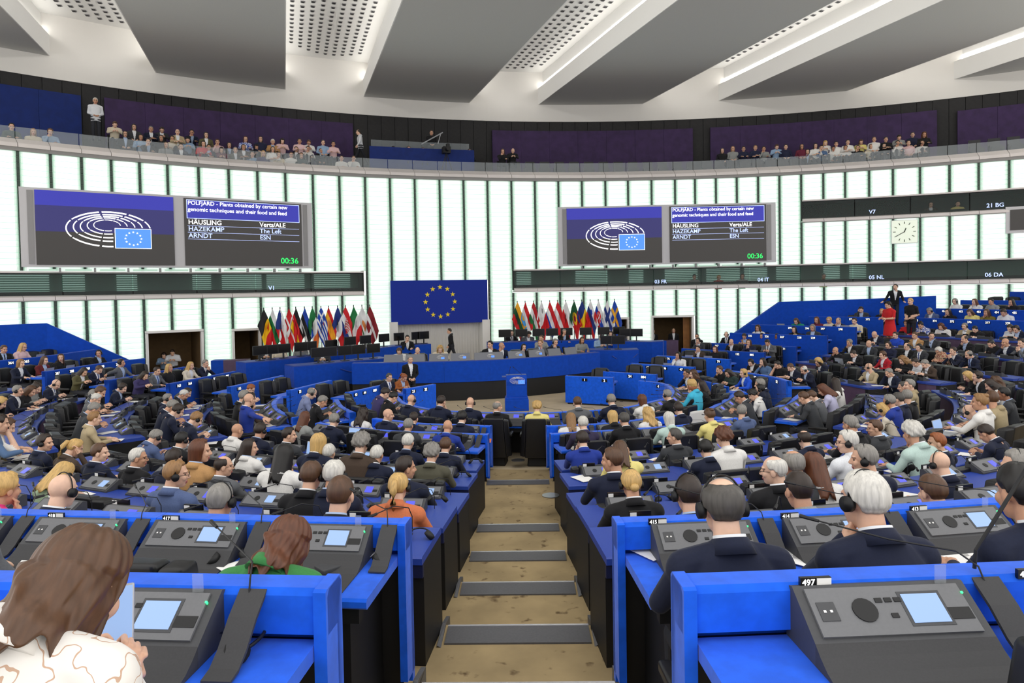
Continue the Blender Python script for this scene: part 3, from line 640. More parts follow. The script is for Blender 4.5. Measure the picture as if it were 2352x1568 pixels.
for xs, ys, fl_, side in ((FXL, (705.7, 698.5), FLAGS_L, 'beside the left video wall doors'), (FXR, (690.5, 685.6), FLAGS_R, 'right')):
    for k, (x, (nm, fn)) in enumerate(zip(xs, fl_)):
        y = ys[0] + (ys[1] - ys[0]) * k / (len(xs) - 1); R = 32.5; tip = bpc(x, y, R); a = math.atan2(tip.x - WC[0], tip.y - WC[1])
        base = tip.z - 2.47; fo = empty('national_flag'); fo.matrix_world = wframe(a, R, base)
        tag(fo, nm + (' flag' if 'flag' not in nm else '') + ' hanging from pole before the lit wall', 'flag', 'flags behind the podium')
        link('pole', pme, fo); N = 30; v = []; f = []; mi = []; rr = random.Random(k * 3 + int(x))
        ph = rr.uniform(0, 6); sx = rr.uniform(.9, 1.1)
        for i in range(N + 1):
            for j in range(N + 1):
                s_, t_ = i / N, j / N; w_ = (s_ + t_)
                v.append(((-.25 * s_ ** .85 + .36 * t_ ** .85) * sx, -.05 + .05 * math.sin(7 * (t_ - s_) + ph) * min(1, w_ * 1.5) + .03 * math.sin(13 * t_ + ph), 2.40 - .72 * s_ - 1.08 * t_ + .05 * math.sin(6 * (t_ - s_) + ph) * w_))
        for i in range(N):
            for j in range(N): f.append((i * (N + 1) + j, i * (N + 1) + j + 1, (i + 1) * (N + 1) + j + 1, (i + 1) * (N + 1) + j)); mi.append(fn((i + .5) / N, (j + .5) / N))
        used = sorted(set(mi)); cb = MB(); cb.v = v; cb.f = f; cb.m = [used.index(c) for c in mi]; cb.build('cloth', ['flag_' + c for c in used], fo, True)
# ------------------------------------------------------------------ desks
SP = {'L1': 'plate four-one-six side', 'R1': 'plate four-one-five side', 'L2': 'wedge below window V1', 'R1b': 'wedge between steps and clock', 'R2': 'wedge under the clock', 'F': 'ring nearest the lectern', 'L3': 'block near window V1', 'R3': 'block near sign 04 IT'}
NUM = {('L3',1):{21:949,22:977},('L3',2):{43:817,44:837,889:860},('L3',3):{73:688,74:711.6,75:742},('L3',4):{115:548,116:573,117:600,118:630},('L3',5):{163:410,164:435,165:463,166:492,887:521},('L3',6):{219:274,220:308,221:342,222:377,223:411},('L3',7):{287:130,288:163,289:200,290:234,291:270},('L3',8):{364:25,365:61,366:97},
('R3',1):{1:1343,2:1388},('R3',2):{24:1447,884:1478},('R3',3):{45:1488,46:1527,47:1565},('R3',4):{76:1536,77:1575,78:1614,79:1651},('R3',5):{119:1586,120:1622,121:1658,122:1694,885:1727},('R3',6):{167:1646,168:1690,169:1730,170:1765,171:1800},('R3',7):{225:1723,226:1761,227:1797,228:1836,229:1868},('R3',8):{295:1814,296:1854,297:1890,298:1930},('R3',9):{371:1955,372:1993},
('F',1):{3:1488,4:1513},('R2',2):{27:1640},('R2',3):{50:1735,51:1761,52:1785},('R2',9):{373:2106,374:2147,375:2188,376:2228,377:2270,378:2316},('R2',10):{451:2169,452:2207,453:2249,454:2289,455:2331},
('L1',9):{418:152,417:410,416:686},('R1',9):{415:1503,414:1803,413:2090},('R1',10):{497:1850,496:2330}}
pl = MB(); pl.box((0, 0, 0), (.17, .012, .085)); plate_me = pl.mesh('number_plate', 'black_gloss')
pl = MB(); pl.box((0, 0, 0), (.10, .014, .03), 0); pl.box((.026, -.001, 0), (.046, .016, .026), 1); plate_near = pl.mesh('number_plate', ['black_gloss', 'paper'])
RX = Matrix.Rotation(math.pi / 2, 4, 'X'); RZ180 = Matrix.Rotation(math.pi, 4, 'Z')
def s_at_px(c, px, z, off=0.):
    best = (1e9, 0)
    for k in range(161):
        s = c.len * (-.03 + 1.06 * k / 160); p, u, nb = c.at(s); x, y = prj((p.x + nb.x * off, p.y + nb.y * off, z)); best = min(best, (abs(x - px), s))
    return best[1]
SLOTS = {}
for (sec, n), P in PC.items():
    c, zt, fz, blue = P['c'], P['z'], P['fl'], P['blue']
    nums = NUM.get((sec, n))
    lo, hi = (min(nums), max(nums)) if nums else (0, 0)
    if sec == 'R1' and n == 10: lab = 'blue upholstered desk with plates four-nine-seven and four-nine-six'
    elif sec == 'L1' and n == 10: lab = 'blue upholstered desk behind plate four-one-six, at top of steps'
    elif sec == 'F': lab = 'curved blue front desk ringing the floor before the lectern'
    elif nums: lab = '%s blue upholstered desk with number plates %s and %s' % ('curved' if sec == 'R2' else 'straight', nw(lo), nw(hi)) if lo != hi else 'short blue upholstered desk with number plate ' + nw(lo)
    else: lab = '%s desk, %s row from lectern, %s' % ('blue upholstered' if blue else 'low blue topped', ORD[n], SP[sec])
    root = empty('bench_desk', (c.P[0].x, c.P[0].y, fz)); tag(root, lab, 'desk', 'curved desk rows of the chamber')
    inv = Matrix.Translation((-c.P[0].x, -c.P[0].y, -fz))
    def part(name, prof, m, a=0., b=None, step=.3):
        mb = MB(); sweep(mb, c.sub(a, c.len if b is None else b, step), prof); o = mb.build(name, m, root); o.matrix_parent_inverse = inv; return o
    k = max(1, round(c.len / 1.44)); bm_ = 'blue' if (n <= 3 or n >= 9 or sec in ('L3', 'R3')) else 'blue'
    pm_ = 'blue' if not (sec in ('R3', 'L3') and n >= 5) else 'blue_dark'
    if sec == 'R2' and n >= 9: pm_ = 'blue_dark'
    if blue:
        wz = zt - .175; P['wz'] = wz
        for q in range(k):
            a, b = c.len * q / k + (.0015 if q else 0), c.len * (q + 1) / k - (.0015 if q < k - 1 else 0)
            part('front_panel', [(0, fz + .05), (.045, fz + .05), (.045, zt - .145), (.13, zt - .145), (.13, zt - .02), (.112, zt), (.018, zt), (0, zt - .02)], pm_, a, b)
        part('inner_panel', [(.05, fz), (.07, fz), (.07, wz - .02), (.05, wz - .02)], 'black', .05, c.len - .05)
        part('worktop', [(.10, wz - .05), (.66, wz - .05), (.67, wz - .04), (.67, wz - .012), (.655, wz), (.10, wz)], 'blue', .045, c.len - .045)
        part('apron', [(.56, wz - .14), (.62, wz - .14), (.62, wz - .05), (.56, wz - .05)], 'black', .1, c.len - .1)
        for s in (.0, c.len - .042): part('end_panel', [(-.004, fz + .1), (.145, fz + .1), (.145, zt - .002), (.13, zt + .004), (.01, zt + .004), (-.004, zt - .01)], pm_, s, s + .042)
        for s in (.16, c.len - .2): part('pedestal', [(.08, fz), (.58, fz), (.58, wz - .05), (.08, wz - .05)], 'black', s, s + .04)
    else:
        wz = zt; P['wz'] = wz
        for q in range(k):
            a, b = c.len * q / k + .001, c.len * (q + 1) / k - .001
            part('worktop', [(0, wz - .03), (.0, wz - .01), (.01, wz), (.61, wz), (.62, wz - .01), (.62, wz - .055), (.0, wz - .055)], 'blue_top', a, b)
            part('front_panel', [(.03, fz), (.055, fz), (.055, wz - .055), (.03, wz - .055)], 'purple_wood', a, b)
        part('apron', [(.575, wz - .15), (.61, wz - .15), (.61, wz - .055), (.575, wz - .055)], 'blue_edge')
        part('inner_panel', [(.06, fz), (.07, fz), (.07, wz - .06), (.06, wz - .06)], 'black')
        for s in (.0, c.len - .12): part('pedestal', [(.02, fz), (.58, fz), (.58, wz - .055), (.02, wz - .055)], 'black', s, s + .12)
    if nums:
        near = sec in ('L1', 'R1') and n >= 9
        for v_, px in nums.items():
            s = s_at_px(c, px, zt, .06 if near else 0); p, u, nb = c.at(s)
            if near:
                fm = frame((p.x + nb.x * .125, p.y + nb.y * .125, zt + .004), -nb); o = link('number_plate', plate_near, root); o.matrix_parent_inverse = inv; o.matrix_basis = fm
                o = link('number', text_mesh(str(v_), .027, .001), root, fm @ Matrix.Translation((-.024, -.0075, 0)) @ RX); o.matrix_parent_inverse = inv
            else:
                fm = frame((p.x - nb.x * .008, p.y - nb.y * .008, zt - .10), nb); o = link('number_plate', plate_me, root); o.matrix_parent_inverse = inv; o.matrix_basis = fm
                o = link('number', text_mesh(str(v_), .105, .002), root, fm @ Matrix.Translation((0, -.008, 0)) @ RX); o.matrix_parent_inverse = inv
    # seat places
    start = {9: .46, 10: .62}.get(n, .5) if sec in ('L1', 'R1') else None
    if start is None: q = max(1, int((c.len - .15) / .72)); start = (c.len - (q - 1) * .72) / 2
    ss = []; s = start
    while s < c.len - .25: ss.append(s); s += .735 if n >= 9 and sec in ('R1', 'L1') else .72
    SLOTS[sec, n] = ss
# ------------------------------------------------------------------ consoles
def slope_box(mb, y0, z0, y1, z1, cx, cs, w, h, t, m):   # box lying on the sloping face from (y0,z0) down to (y1,z1)
    d = Vector((0, y1 - y0, z1 - z0)); L = d.length; d.normalize(); nrm = Vector((0, d.z, -d.y)); nrm = nrm if nrm.z > 0 else -nrm
    o = Vector((0, y0, z0)) + d * cs; x = Vector((1, 0, 0)); v = []
    for tt in (-.002, t):
        for a, b in ((-1, -1), (1, -1), (1, 1), (-1, 1)): v.append(o + x * (cx + a * w / 2) + d * (b * h / 2) + nrm * tt)
    mb.hexa([v[0], v[1], v[2], v[3], v[4], v[5], v[6], v[7]], m)
    return o + x * cx + nrm * t, nrm
def ext(mb, prof, x0, x1, m=0):
    n = len(prof); v = [(x0, y, z) for y, z in prof] + [(x1, y, z) for y, z in prof]
    mb.add(v, [tuple(range(n)), tuple(range(2 * n - 1, n - 1, -1))] + [(i, n + i, n + (i + 1) % n, (i + 1) % n) for i in range(n)], m)
CON = {}
def console_proto(kind):
    roots = []
    A = kind[0] == 'A'; near = kind.endswith('n')
    ya, za, yb, zb, hw = (-.14, .172, -.29, .066, .275) if A else (-.13, .105, -.29, .015, .225)
    body = MB(); ext(body, [(ya + .04, 0), (ya + .04, za - .01), (ya, za), (yb, zb), (yb, 0)], -hw, hw)
    r = body.build('desk_console', 'plastic_dark')
    def k(name, mb, m): o = mb.build(name, m, r); kid(r, o); return o
    sc = 1.0 if A else .78; L = math.hypot(yb - ya, zb - za); mid = L * .5
    b = MB(); slope_box(b, ya, za, yb, zb, 0, mid, hw * 1.78, L * .84, .008, 0); k('face_plate', b, 'plastic')
    b = MB(); c_, nr = slope_box(b, ya, za, yb, zb, -.085 * sc, mid, .001, .001, .008, 0); b = MB(); b.disc(c_, nr, .038 * sc, .004, 18); k('loudspeaker', b, 'black')
    b = MB(); slope_box(b, ya, za, yb, zb, .105 * sc, mid, .115 * sc, L * .5, .011, 0); k('display', b, 'screen_pale' if (A and near) or kind.endswith('p') else 'screen_blue')
    b = MB(); slope_box(b, ya, za, yb, zb, .205 * sc, mid + .02 * sc, .07 * sc, L * .2, .010, 0); k('card_slot', b, 'black')
    if near:
        for x_, y_ in ((-.03, -.03), (.0, -.03), (.03, -.03), (.0, .02)): b = MB(); slope_box(b, ya, za, yb, zb, x_ * sc, mid + y_, .022 * sc, .014, .011, 0); k('button', b, 'black')
    if near:
        b = MB(); slope_box(b, ya, za, yb, zb, -.2, mid, .055, .06, .0105, 0)
        for q in (-.01, .01): slope_box(b, ya, za, yb, zb, -.2 + q, mid, .008, .008, .012, 1)
        k('power_socket', b, ['plastic_dark', 'white'])
        b = MB(); slope_box(b, ya, za, yb, zb, .105, mid, .135, L * .6, .0095, 0); k('display_bezel', b, 'plastic_dark')
        b = MB(); slope_box(b, ya, za, yb, zb, .245, mid - .045, .006, .006, .012, 0); k('status_light', b, 'led_green')
        b = MB(); b.box((.2, ya - .01, za + .012), (.034, .006, .085), 0, 0); k('badge_holder', b, 'acrylic')
    if A:
        b = MB(); pr = [(yb, zb), (yb - .03, .042), (yb - .07, .018), (yb - .11, .006), (-.66, .004), (-.69, .004), (-.69, .0), (yb - .11, .001), (yb, .0)]; ext(b, pr, -.275, .275); k('desk_mat', b, 'pad')
        b = MB(); ext(b, [(-.12, .17), (-.2, .115), (-.27, .05), (-.32, .018), (-.37, .010), (-.37, .003), (-.32, .008), (-.265, .04), (-.195, .105), (-.12, .158)], .325, .415, 0); k('microphone_base', b, 'pad')
        b = MB(); b.tube([(.36, -.13, .16), (.355, -.11, .20), (.33, -.04, .225), (.2, .12, .21), (.02, .30, .225)], .003, 6); k('gooseneck', b, 'black')
        b = MB(); b.tube([(.03, .29, .224), (-.02, .34, .23)], [.006, .008], 8); k('microphone_head', b, 'black')
    else:
        b = MB(); b.box((-.12, ya + .03, za + .012), (.17, .022, .05), 0); b.box((-.175, ya + .018, za + .012), (.05, .003, .034), 1); k('name_plate', b, ['black_gloss', 'paper'])
        b = MB(); b.tube([(.3, ya + .02, 0), (.3, ya + .02, .12), (.28, ya + .0, .19), (.2, ya - .12, .24), (.1, ya - .26, .22)], .004, 6); b.tube([(.11, ya - .25, .222), (.06, ya - .31, .212)], [.01, .013], 8); k('gooseneck', b, 'black')
    CON[kind] = r; return r
for kd in ('An', 'Af', 'B', 'Bp'): console_proto(kd)
used = set(); CONS = []
for key, ss in SLOTS.items():
    sec, n = key
    if sec in ('L3', 'R3') or n > 10 or (sec == 'R2' and n >= 9): continue
    P = PC[key]; c = P['c']
    for i, s in enumerate(ss):
        p, u, nb = c.at(s); kd = ('An' if n >= 9 else 'Af') if P['blue'] else ('B' if (i + n) % 3 else 'Bp')
        m = frame((p.x, p.y, P['wz'] + .001), -nb)
        if kd not in used: o = CON[kd]; o.matrix_world = m; used.add(kd)
        else: o = copy_tree(CON[kd], None, m)
        pos = '%s from steps' % oth(i + 1) if sec in ('L1', 'R1') else '%s along' % oth(i + 1)
        tag(o, 'grey console, %s, %s row, %s' % (pos, ORD[n], SP[sec]), 'console', 'voting and microphone consoles')
        CONS.append((key, s, o))
# ------------------------------------------------------------------ chairs
def chair_proto():
    b = MB(); b.hexa([(-.2, -.2, 0), (.2, -.2, 0), (.2, .2, 0), (-.2, .2, 0), (-.16, -.18, .38), (.16, -.18, .38), (.16, .18, .38), (-.16, .18, .38)])
    r = link('swivel_chair', bevelled(b.mesh('chair_base', 'black'), .02, 1))
    def k(name, mb, m, w=.03): o = link(name, bevelled(mb.mesh(name, m), w, 3), r); o.data.polygons.foreach_set('use_smooth', [True] * len(o.data.polygons)); kid(r, o); return o
    b = MB(); b.box((0, .03, .43), (.52, .52, .11)); k('seat', b, 'leather')
    b = MB(); b.hexa([(-.235, -.33, .2), (.235, -.33, .2), (.25, -.2, .2), (-.25, -.2, .2), (-.195, -.42, 1.0), (.195, -.42, 1.0), (.185, -.27, .975), (-.185, -.27, .975)]); k('backrest', b, 'leather', .028)
    for s in (-1, 1):
        b = MB(); xs = [s * .24, s * .335, s * .33, s * .235]; xt = [s * .2, s * .28, s * .275, s * .195]
        ys = [-.33, -.24, -.12, -.2]; yt = [-.42, -.33, -.20, -.27]
        q = [(xs[i], ys[i], .22) for i in range(4)] + [(xt[i], yt[i], 0.975 - (.03 if i in (1, 2) else 0)) for i in range(4)]
        if s < 0: q = [q[1], q[0], q[3], q[2], q[5], q[4], q[7], q[6]]
        b.hexa(q); k('wing', b, 'leather', .022)
        b = MB(); b.hexa([(s * .31 - .03, -.22, .6), (s * .31 + .03, -.22, .6), (s * .3 + .03, .14, .6), (s * .3 - .03, .14, .6), (s * .31 - .03, -.22, .66), (s * .31 + .03, -.22, .66), (s * .3 + .03, .14, .65), (s * .3 - .03, .14, .65)]); k('armrest', b, 'leather', .015)
    return r
CH = chair_proto(); ch_used = [False]
def chair(m, label, group='black swivel chairs at the desks'):
    if not ch_used[0]: o = CH; o.matrix_world = m; ch_used[0] = True
    else: o = copy_tree(CH, None, m)
    tag(o, label, 'chair', group); return o
# ------------------------------------------------------------------ podium, lectern, side walls
pc = Curve([(-5.2, 22.0), (-3.9, 21.95), (-2.5, 22.0), (-1.1, 22.15), (-.2, 22.4), (.9, 22.92), (1.9, 23.5), (3.1, 24.4)], C0)
PC['PD', 1] = dict(c=pc, z=1.27, blue=1, fl=.45, sec='PD', n=1, wz=1.12)
root = empty('presidium_desk', (-1.1, 22.15, 0)); tag(root, 'long curved dark blue presidium desk on black base behind lectern', 'desk'); inv = Matrix.Translation((1.1, -22.15, 0))
def ppart(c, name, prof, m, a=0., b=None):
    mb = MB(); sweep(mb, c.sub(a, c.len if b is None else b, .25), prof); o = mb.build(name, m, root); o.matrix_parent_inverse = inv; return o
ppart(pc, 'base', [(.0, 0), (.4, 0), (.4, .62), (.0, .62)], 'black', .0)
for q in range(6): ppart(pc, 'front_panel', [(-.04, .6), (.06, .6), (.06, 1.27), (-.04, 1.27)], 'blue_dark', pc.len * q / 6 + .002, pc.len * (q + 1) / 6 - .002)
ppart(pc, 'worktop', [(.06, 1.08), (.75, 1.08), (.75, 1.13), (.06, 1.13)], 'blue_top'); ppart(pc, 'top_ledge', [(.0, 1.27), (.22, 1.27), (.22, 1.285), (.0, 1.285)], 'blue_top')
lg = logo(.00042, MATS['white'], MATS['logo_blue'])
for i, (x0, x1) in enumerate([(883, 924), (934, 976), (988, 1030), (1039, 1081), (1092, 1156), (1166, 1206), (1213, 1252), (1258, 1290), (1296, 1328)]):
    sm = s_at_px(pc, (x0 + x1) / 2, 1.35, .1); p, u, nb = pc.at(sm); w = (x1 - x0) * p.y / F * 1.08
    b = MB(); b.hexa([(-w / 2, -.02, 0), (w / 2, -.02, 0), (w / 2, .02, 0), (-w / 2, .02, 0), (-w / 2 * .96, .06, .24), (w / 2 * .96, .06, .24), (w / 2 * .96, .1, .24), (-w / 2 * .96, .1, .24)])
    o = b.build('privacy_screen', 'podium_grey', root); o.matrix_parent_inverse = inv; fm = frame((p.x + nb.x * .1, p.y + nb.y * .1, 1.28), nb); o.matrix_basis = fm
    if 2 <= i <= 6: e = link('emblem', lg, o, Matrix.Translation((.06, .005, .13)) @ Matrix.Rotation(-.32, 4, 'X'))
pf_ = MB(); pts = [tuple(pc.at(pc.len * k / 10)[0] + pc.at(pc.len * k / 10)[2] * .3) for k in range(11)] + [(3.6, 31.), (-.5, 30.8), (-4., 29.8), (-6.4, 28.3)]
pf_.prism(pts, 0, .45); struct(pf_.build('floor_podium', 'carpet'))
def sdesk(pts, zt, base, label, depth=.75, m='blue_dark'):
    global root, inv
    c = Curve(pts, C0, smooth=False); root = empty('staff_desk', (c.P[0].x, c.P[0].y, 0)); tag(root, label, 'desk', 'staff desks beside the podium'); inv = Matrix.Translation((-c.P[0].x, -c.P[0].y, 0))
    ppart(c, 'base', [(.03, 0), (depth, 0), (depth, base), (.03, base)], 'black'); ppart(c, 'front_panel', [(0, base), (.05, base), (.05, zt - .03), (0, zt - .03)], m); ppart(c, 'end_panel', [(.05, base), (depth, base), (depth, zt - .03), (.05, zt - .03)], m, 0, .04); ppart(c, 'end_panel', [(.05, base), (depth, base), (depth, zt - .03), (.05, zt - .03)], m, c.len - .04, c.len); ppart(c, 'worktop', [(0, zt - .03), (depth, zt - .03), (depth, zt), (0, zt)], 'blue_top')
    return c
cL2 = sdesk([(-6.95, 21.6), (-6.5, 21.95), (-4.3, 23.9)], 1.26, .5, 'dark blue staff desk with cable loop, next to presidium desk')
cL3 = sdesk([(-8.9, 22.7), (-8.3, 23.1), (-7.0, 25.0), (-5.6, 26.2)], 1.3, .5, 'dark blue staff desk in front of the black yellow red flag')
cR2 = sdesk([(2.9, 25.6), (4.15, 25.3), (4.7, 25.45)], 1.26, .45, 'dark blue staff desk right beside end of presidium desk')
cR3 = sdesk([(4.2, 28.6), (5.7, 27.9), (6.2, 28.1)], 1.35, .5, 'dark blue staff desk below the blue and yellow cross flag')
cBL = sdesk([tuple(bp(795, 807, 1.4))[:2], tuple(bp(905, 795, 1.4))[:2], tuple(bp(990, 789, 1.4))[:2]], 1.4, .5, 'dark blue rear desk with monitors before white curtain, left part')
cBR = sdesk([tuple(bp(1122, 787, 1.4))[:2], tuple(bp(1280, 782, 1.4))[:2], tuple(bp(1440, 778, 1.4))[:2]], 1.4, .5, 'dark blue rear desk with monitors beneath the red white flags')
for px0, px1, py, lab in ((484, 566, 828, 'left'), (1516, 1558, 783, 'right')):
    a_, b_ = bp(px0, py, 1.1), bp(px1, py - 2, 1.1); b = MB(); c = Curve([(a_.x, a_.y), (b_.x, b_.y)], C0, smooth=False); h = c.len * .35
    r_ = empty('corner_desk', (a_.x, a_.y, 0)); tag(r_, 'blue and purple corner desk by the ' + ('brown doorway near plate 887' if lab == 'left' else 'doorway where two ushers stand'), 'desk'); iv = Matrix.Translation((-a_.x, -a_.y, 0))
    for nm, u0, u1, m_ in (('blue_panel', 0, h, 'blue_dark'), ('purple_panel', h, c.len, 'purple_wood')):
        b = MB(); sweep(b, c.sub(u0, u1, .3), [(0, 0), (.5, 0), (.5, 1.1), (0, 1.1)]); o = b.build(nm, m_, r_); o.matrix_parent_inverse = iv
mo = MB(); mo.box((0, 0, 0), (.26, .18, .015)); mroot = mo.build('desk_monitor', 'monitor'); b = MB(); b.box((0, .02, .12), (.05, .03, .24)); kid(mroot, b.build('stand', 'monitor', mroot)); b = MB(); b.box((0, -.01, .34), (.52, .035, .32)); kid(mroot, b.build('panel', 'monitor', mroot)); b = MB(); b.box((0, -.03, .34), (.48, .01, .28)); kid(mroot, b.build('display', 'black_gloss', mroot))
first = True
for c, zt, xs, nm in ((cL2, 1.26, (730, 756, 790, 822, 856), 'staff desk with the cable loop'), (cL3, 1.3, (596, 622, 650, 690, 712, 760), 'staff desk before the black yellow red flag'), (cR2, 1.26, (1395, 1420), 'staff desk at the presidium end'), (cR3, 1.35, (1438, 1462), 'staff desk under the yellow cross flag'), (cBL, 1.4, (802, 838, 880, 915, 955, 972), 'rear desk left of curtain'), (cBR, 1.4, (1160, 1198, 1236, 1268, 1300, 1345, 1385, 1420), 'rear desk under red white flags')):
    for i, x in enumerate(xs):
        s = s_at_px(c, x, zt, .35); p, u, nb = c.at(s); m_ = frame((p.x + nb.x * .3, p.y + nb.y * .3, zt + .01), nb)
        o = mroot if first else copy_tree(mroot, None, m_)
        if first: o.matrix_world = m_; first = False
        tag(o, '%s dark computer monitor on %s' % (oth(i + 1), nm), 'monitor', 'monitors on the podium desks')
# cable loops on the staff desks
for c_, zt, nm in ((cL2, 1.26, 'desk beside presidium'), (cR2, 1.26, 'desk at presidium end')):
    p, u, nb = c_.at(c_.len * .45); q, _, nb2 = c_.at(c_.len * .98); pts = [(p.x - nb.x * .03 + (q.x - p.x) * t, p.y - nb.y * .03 + (q.y - p.y) * t, zt - .22 - .25 * math.sin(math.pi * t) + .06 * t) for t in [k / 10 for k in range(11)]]
    b = MB(); b.tube(pts, .018, 6); tag(b.build('barrier_rope', 'blue_top'), 'drooping pale blue rope on dark blue staff ' + nm, 'rope')
# lectern
L0 = bp(1187, 941, 0); lt = empty('lectern', tuple(L0)); lt.rotation_euler = (0, 0, .04); tag(lt, 'blue lectern with parliament emblem and two microphones', 'lectern')
b = MB(); b.box((0, 0, .17), (.69, .5, .34)); link('plinth', bevelled(b.mesh('plinth', 'blue_dark'), .015), lt)
b = MB(); pr = [(-.17, .34), (-.2, .42), (-.19, .75), (-.22, .86), (-.2, .97), (-.12, 1.04), (.2, .98), (.2, .34)]; ext(b, pr, -.3, .3); link('body', b.mesh('body', 'blue_dark'), lt)
b = MB(); b.box((0, -.02, .37), (.66, .44, .07)); link('step_band', bevelled(b.mesh('step_band', 'blue_dark'), .02), lt)
b = MB(); b.box((-.36, .0, .99), (.12, .28, .03)); b.box((0, .08, 1.03), (.6, .3, .02)); b.build('reading_shelf', 'blue_top', lt)
link('emblem', logo(.00075, MATS['white'], MATS['logo_blue']), lt, Matrix.Translation((.02, -.225, .9)))
for sx, dx in ((-.22, .05), (.18, -.24)):
    b = MB(); b.tube([(sx, .05, 1.03), (sx + dx * .4, .03, 1.12), (sx + dx, 0, 1.25)], .006, 6); b.tube([(sx + dx, 0, 1.25), (sx + dx * 1.15, 0, 1.29)], .012, 6); b.build('microphone', 'black', lt)
# sloping blue parapets behind the end blocks
def parapet(pts, label):
    r = empty('stair_parapet', (pts[0][0], pts[0][1], 0)); tag(r, label, 'parapet'); iv = Matrix.Translation((-pts[0][0], -pts[0][1], 0))
    for (x0, y0, z0), (x1, y1, z1) in zip(pts, pts[1:]):
        d = Vector((x1 - x0, y1 - y0, 0)).normalized(); n = Vector((-d.y, d.x, 0)) * .06
        v = [(x0 - n.x, y0 - n.y, 0), (x1 - n.x, y1 - n.y, 0), (x1 + n.x, y1 + n.y, 0), (x0 + n.x, y0 + n.y, 0), (x0 - n.x, y0 - n.y, z0), (x1 - n.x, y1 - n.y, z1), (x1 + n.x, y1 + n.y, z1), (x0 + n.x, y0 + n.y, z0)]
        b = MB(); b.hexa(v); o = b.build('panel', 'blue_dark', r); o.matrix_parent_inverse = iv
def wall_at(px, py, R): p = bpc(px, py, R); return (p.x, p.y, p.z)
parapet([wall_at(333, 822, 32.0), wall_at(297, 826, 32.1), wall_at(107, 742, 32.7), wall_at(0, 746, 32.7), wall_at(-150, 751, 32.6)], 'dark blue sloping parapet by the wall near plates 364 to 366')
parapet([wall_at(1653, 788, 31.), wall_at(1790, 693, 32.4), wall_at(1970, 687, 32.2), wall_at(2150, 679, 31.6)], 'dark blue sloping parapet that the leaning usher rests on')
# ------------------------------------------------------------------ people: shapes
def sph(c, r, n=14, k=10): mb = MB(); mb.sphere(c, r, n, k); return np.array(mb.v), mb.f
def cap(p, q, r0, r1, n=12):
    p, q = Vector(p), Vector(q); d = (q - p).normalized(); L = (q - p).length; k = max(2, int(L / .03)); pts, rs = [], []
    for t in (1., .8, .45): pts.append(p - d * r0 * t); rs.append(r0 * math.sqrt(max(0.02, 1 - t * t)))
    for i in range(k + 1): pts.append(p + d * L * i / k); rs.append(r0 + (r1 - r0) * i / k)
    for t in (.45, .8, 1.): pts.append(q + d * r1 * t); rs.append(r1 * math.sqrt(max(0.02, 1 - t * t)))
    mb = MB(); mb.tube(pts, rs, n); return np.array([tuple(v) for v in mb.v]), mb.f
def loft(rings, n=22):                              # rings: (centre, rx, ry, axis-tilt matrix)
    v = []
    for c, rx, ry, R in rings:
        for k in range(n):
            a = 2 * math.pi * k / n; w = R @ Vector((rx * math.copysign(abs(math.cos(a)) ** .85, math.cos(a)), ry * math.copysign(abs(math.sin(a)) ** .9, math.sin(a)), 0)); v.append((c[0] + w.x, c[1] + w.y, c[2] + w.z))
    f = [(i * n + k, i * n + (k + 1) % n, (i + 1) * n + (k + 1) % n, (i + 1) * n + k) for i in range(len(rings) - 1) for k in range(n)]
    f += [tuple(range(n - 1, -1, -1)), tuple(range((len(rings) - 1) * n, len(rings) * n))]
    return np.array(v), f
DG = None
def remesh(parts, vox, smooth=3):
    v = []; f = []; lab = []
    for (pv, pf_), l in parts:
        o = len(v); v.extend(map(tuple, pv)); f.extend([tuple(i + o for i in q) for q in pf_]); lab.extend([l] * len(pv))
    me = bpy.data.meshes.new('tmp'); me.from_pydata(v, [], f); ob = bpy.data.objects.new('tmp', me); COL.objects.link(ob)
    md = ob.modifiers.new('r', 'REMESH'); md.mode = 'VOXEL'; md.voxel_size = vox; md.adaptivity = 0
    sm = ob.modifiers.new('s', 'SMOOTH'); sm.iterations = smooth; sm.factor = .5
    me2 = bpy.data.meshes.new_from_object(ob.evaluated_get(bpy.context.evaluated_depsgraph_get()))
    V = np.empty(len(me2.vertices) * 3); me2.vertices.foreach_get('co', V); V = V.reshape(-1, 3)
    Fq = [tuple(p.vertices) for p in me2.polygons]
    bpy.data.objects.remove(ob); bpy.data.meshes.remove(me); bpy.data.meshes.remove(me2)
    kd = kdtree.KDTree(len(v))
    for i, p in enumerate(v): kd.insert(p, i)
    kd.balance()
    cen = [sum((Vector(V[i]) for i in q), Vector()) / len(q) for q in Fq]
    ml = [lab[kd.find(c)[1]] for c in cen]
    return V, Fq, ml, cen
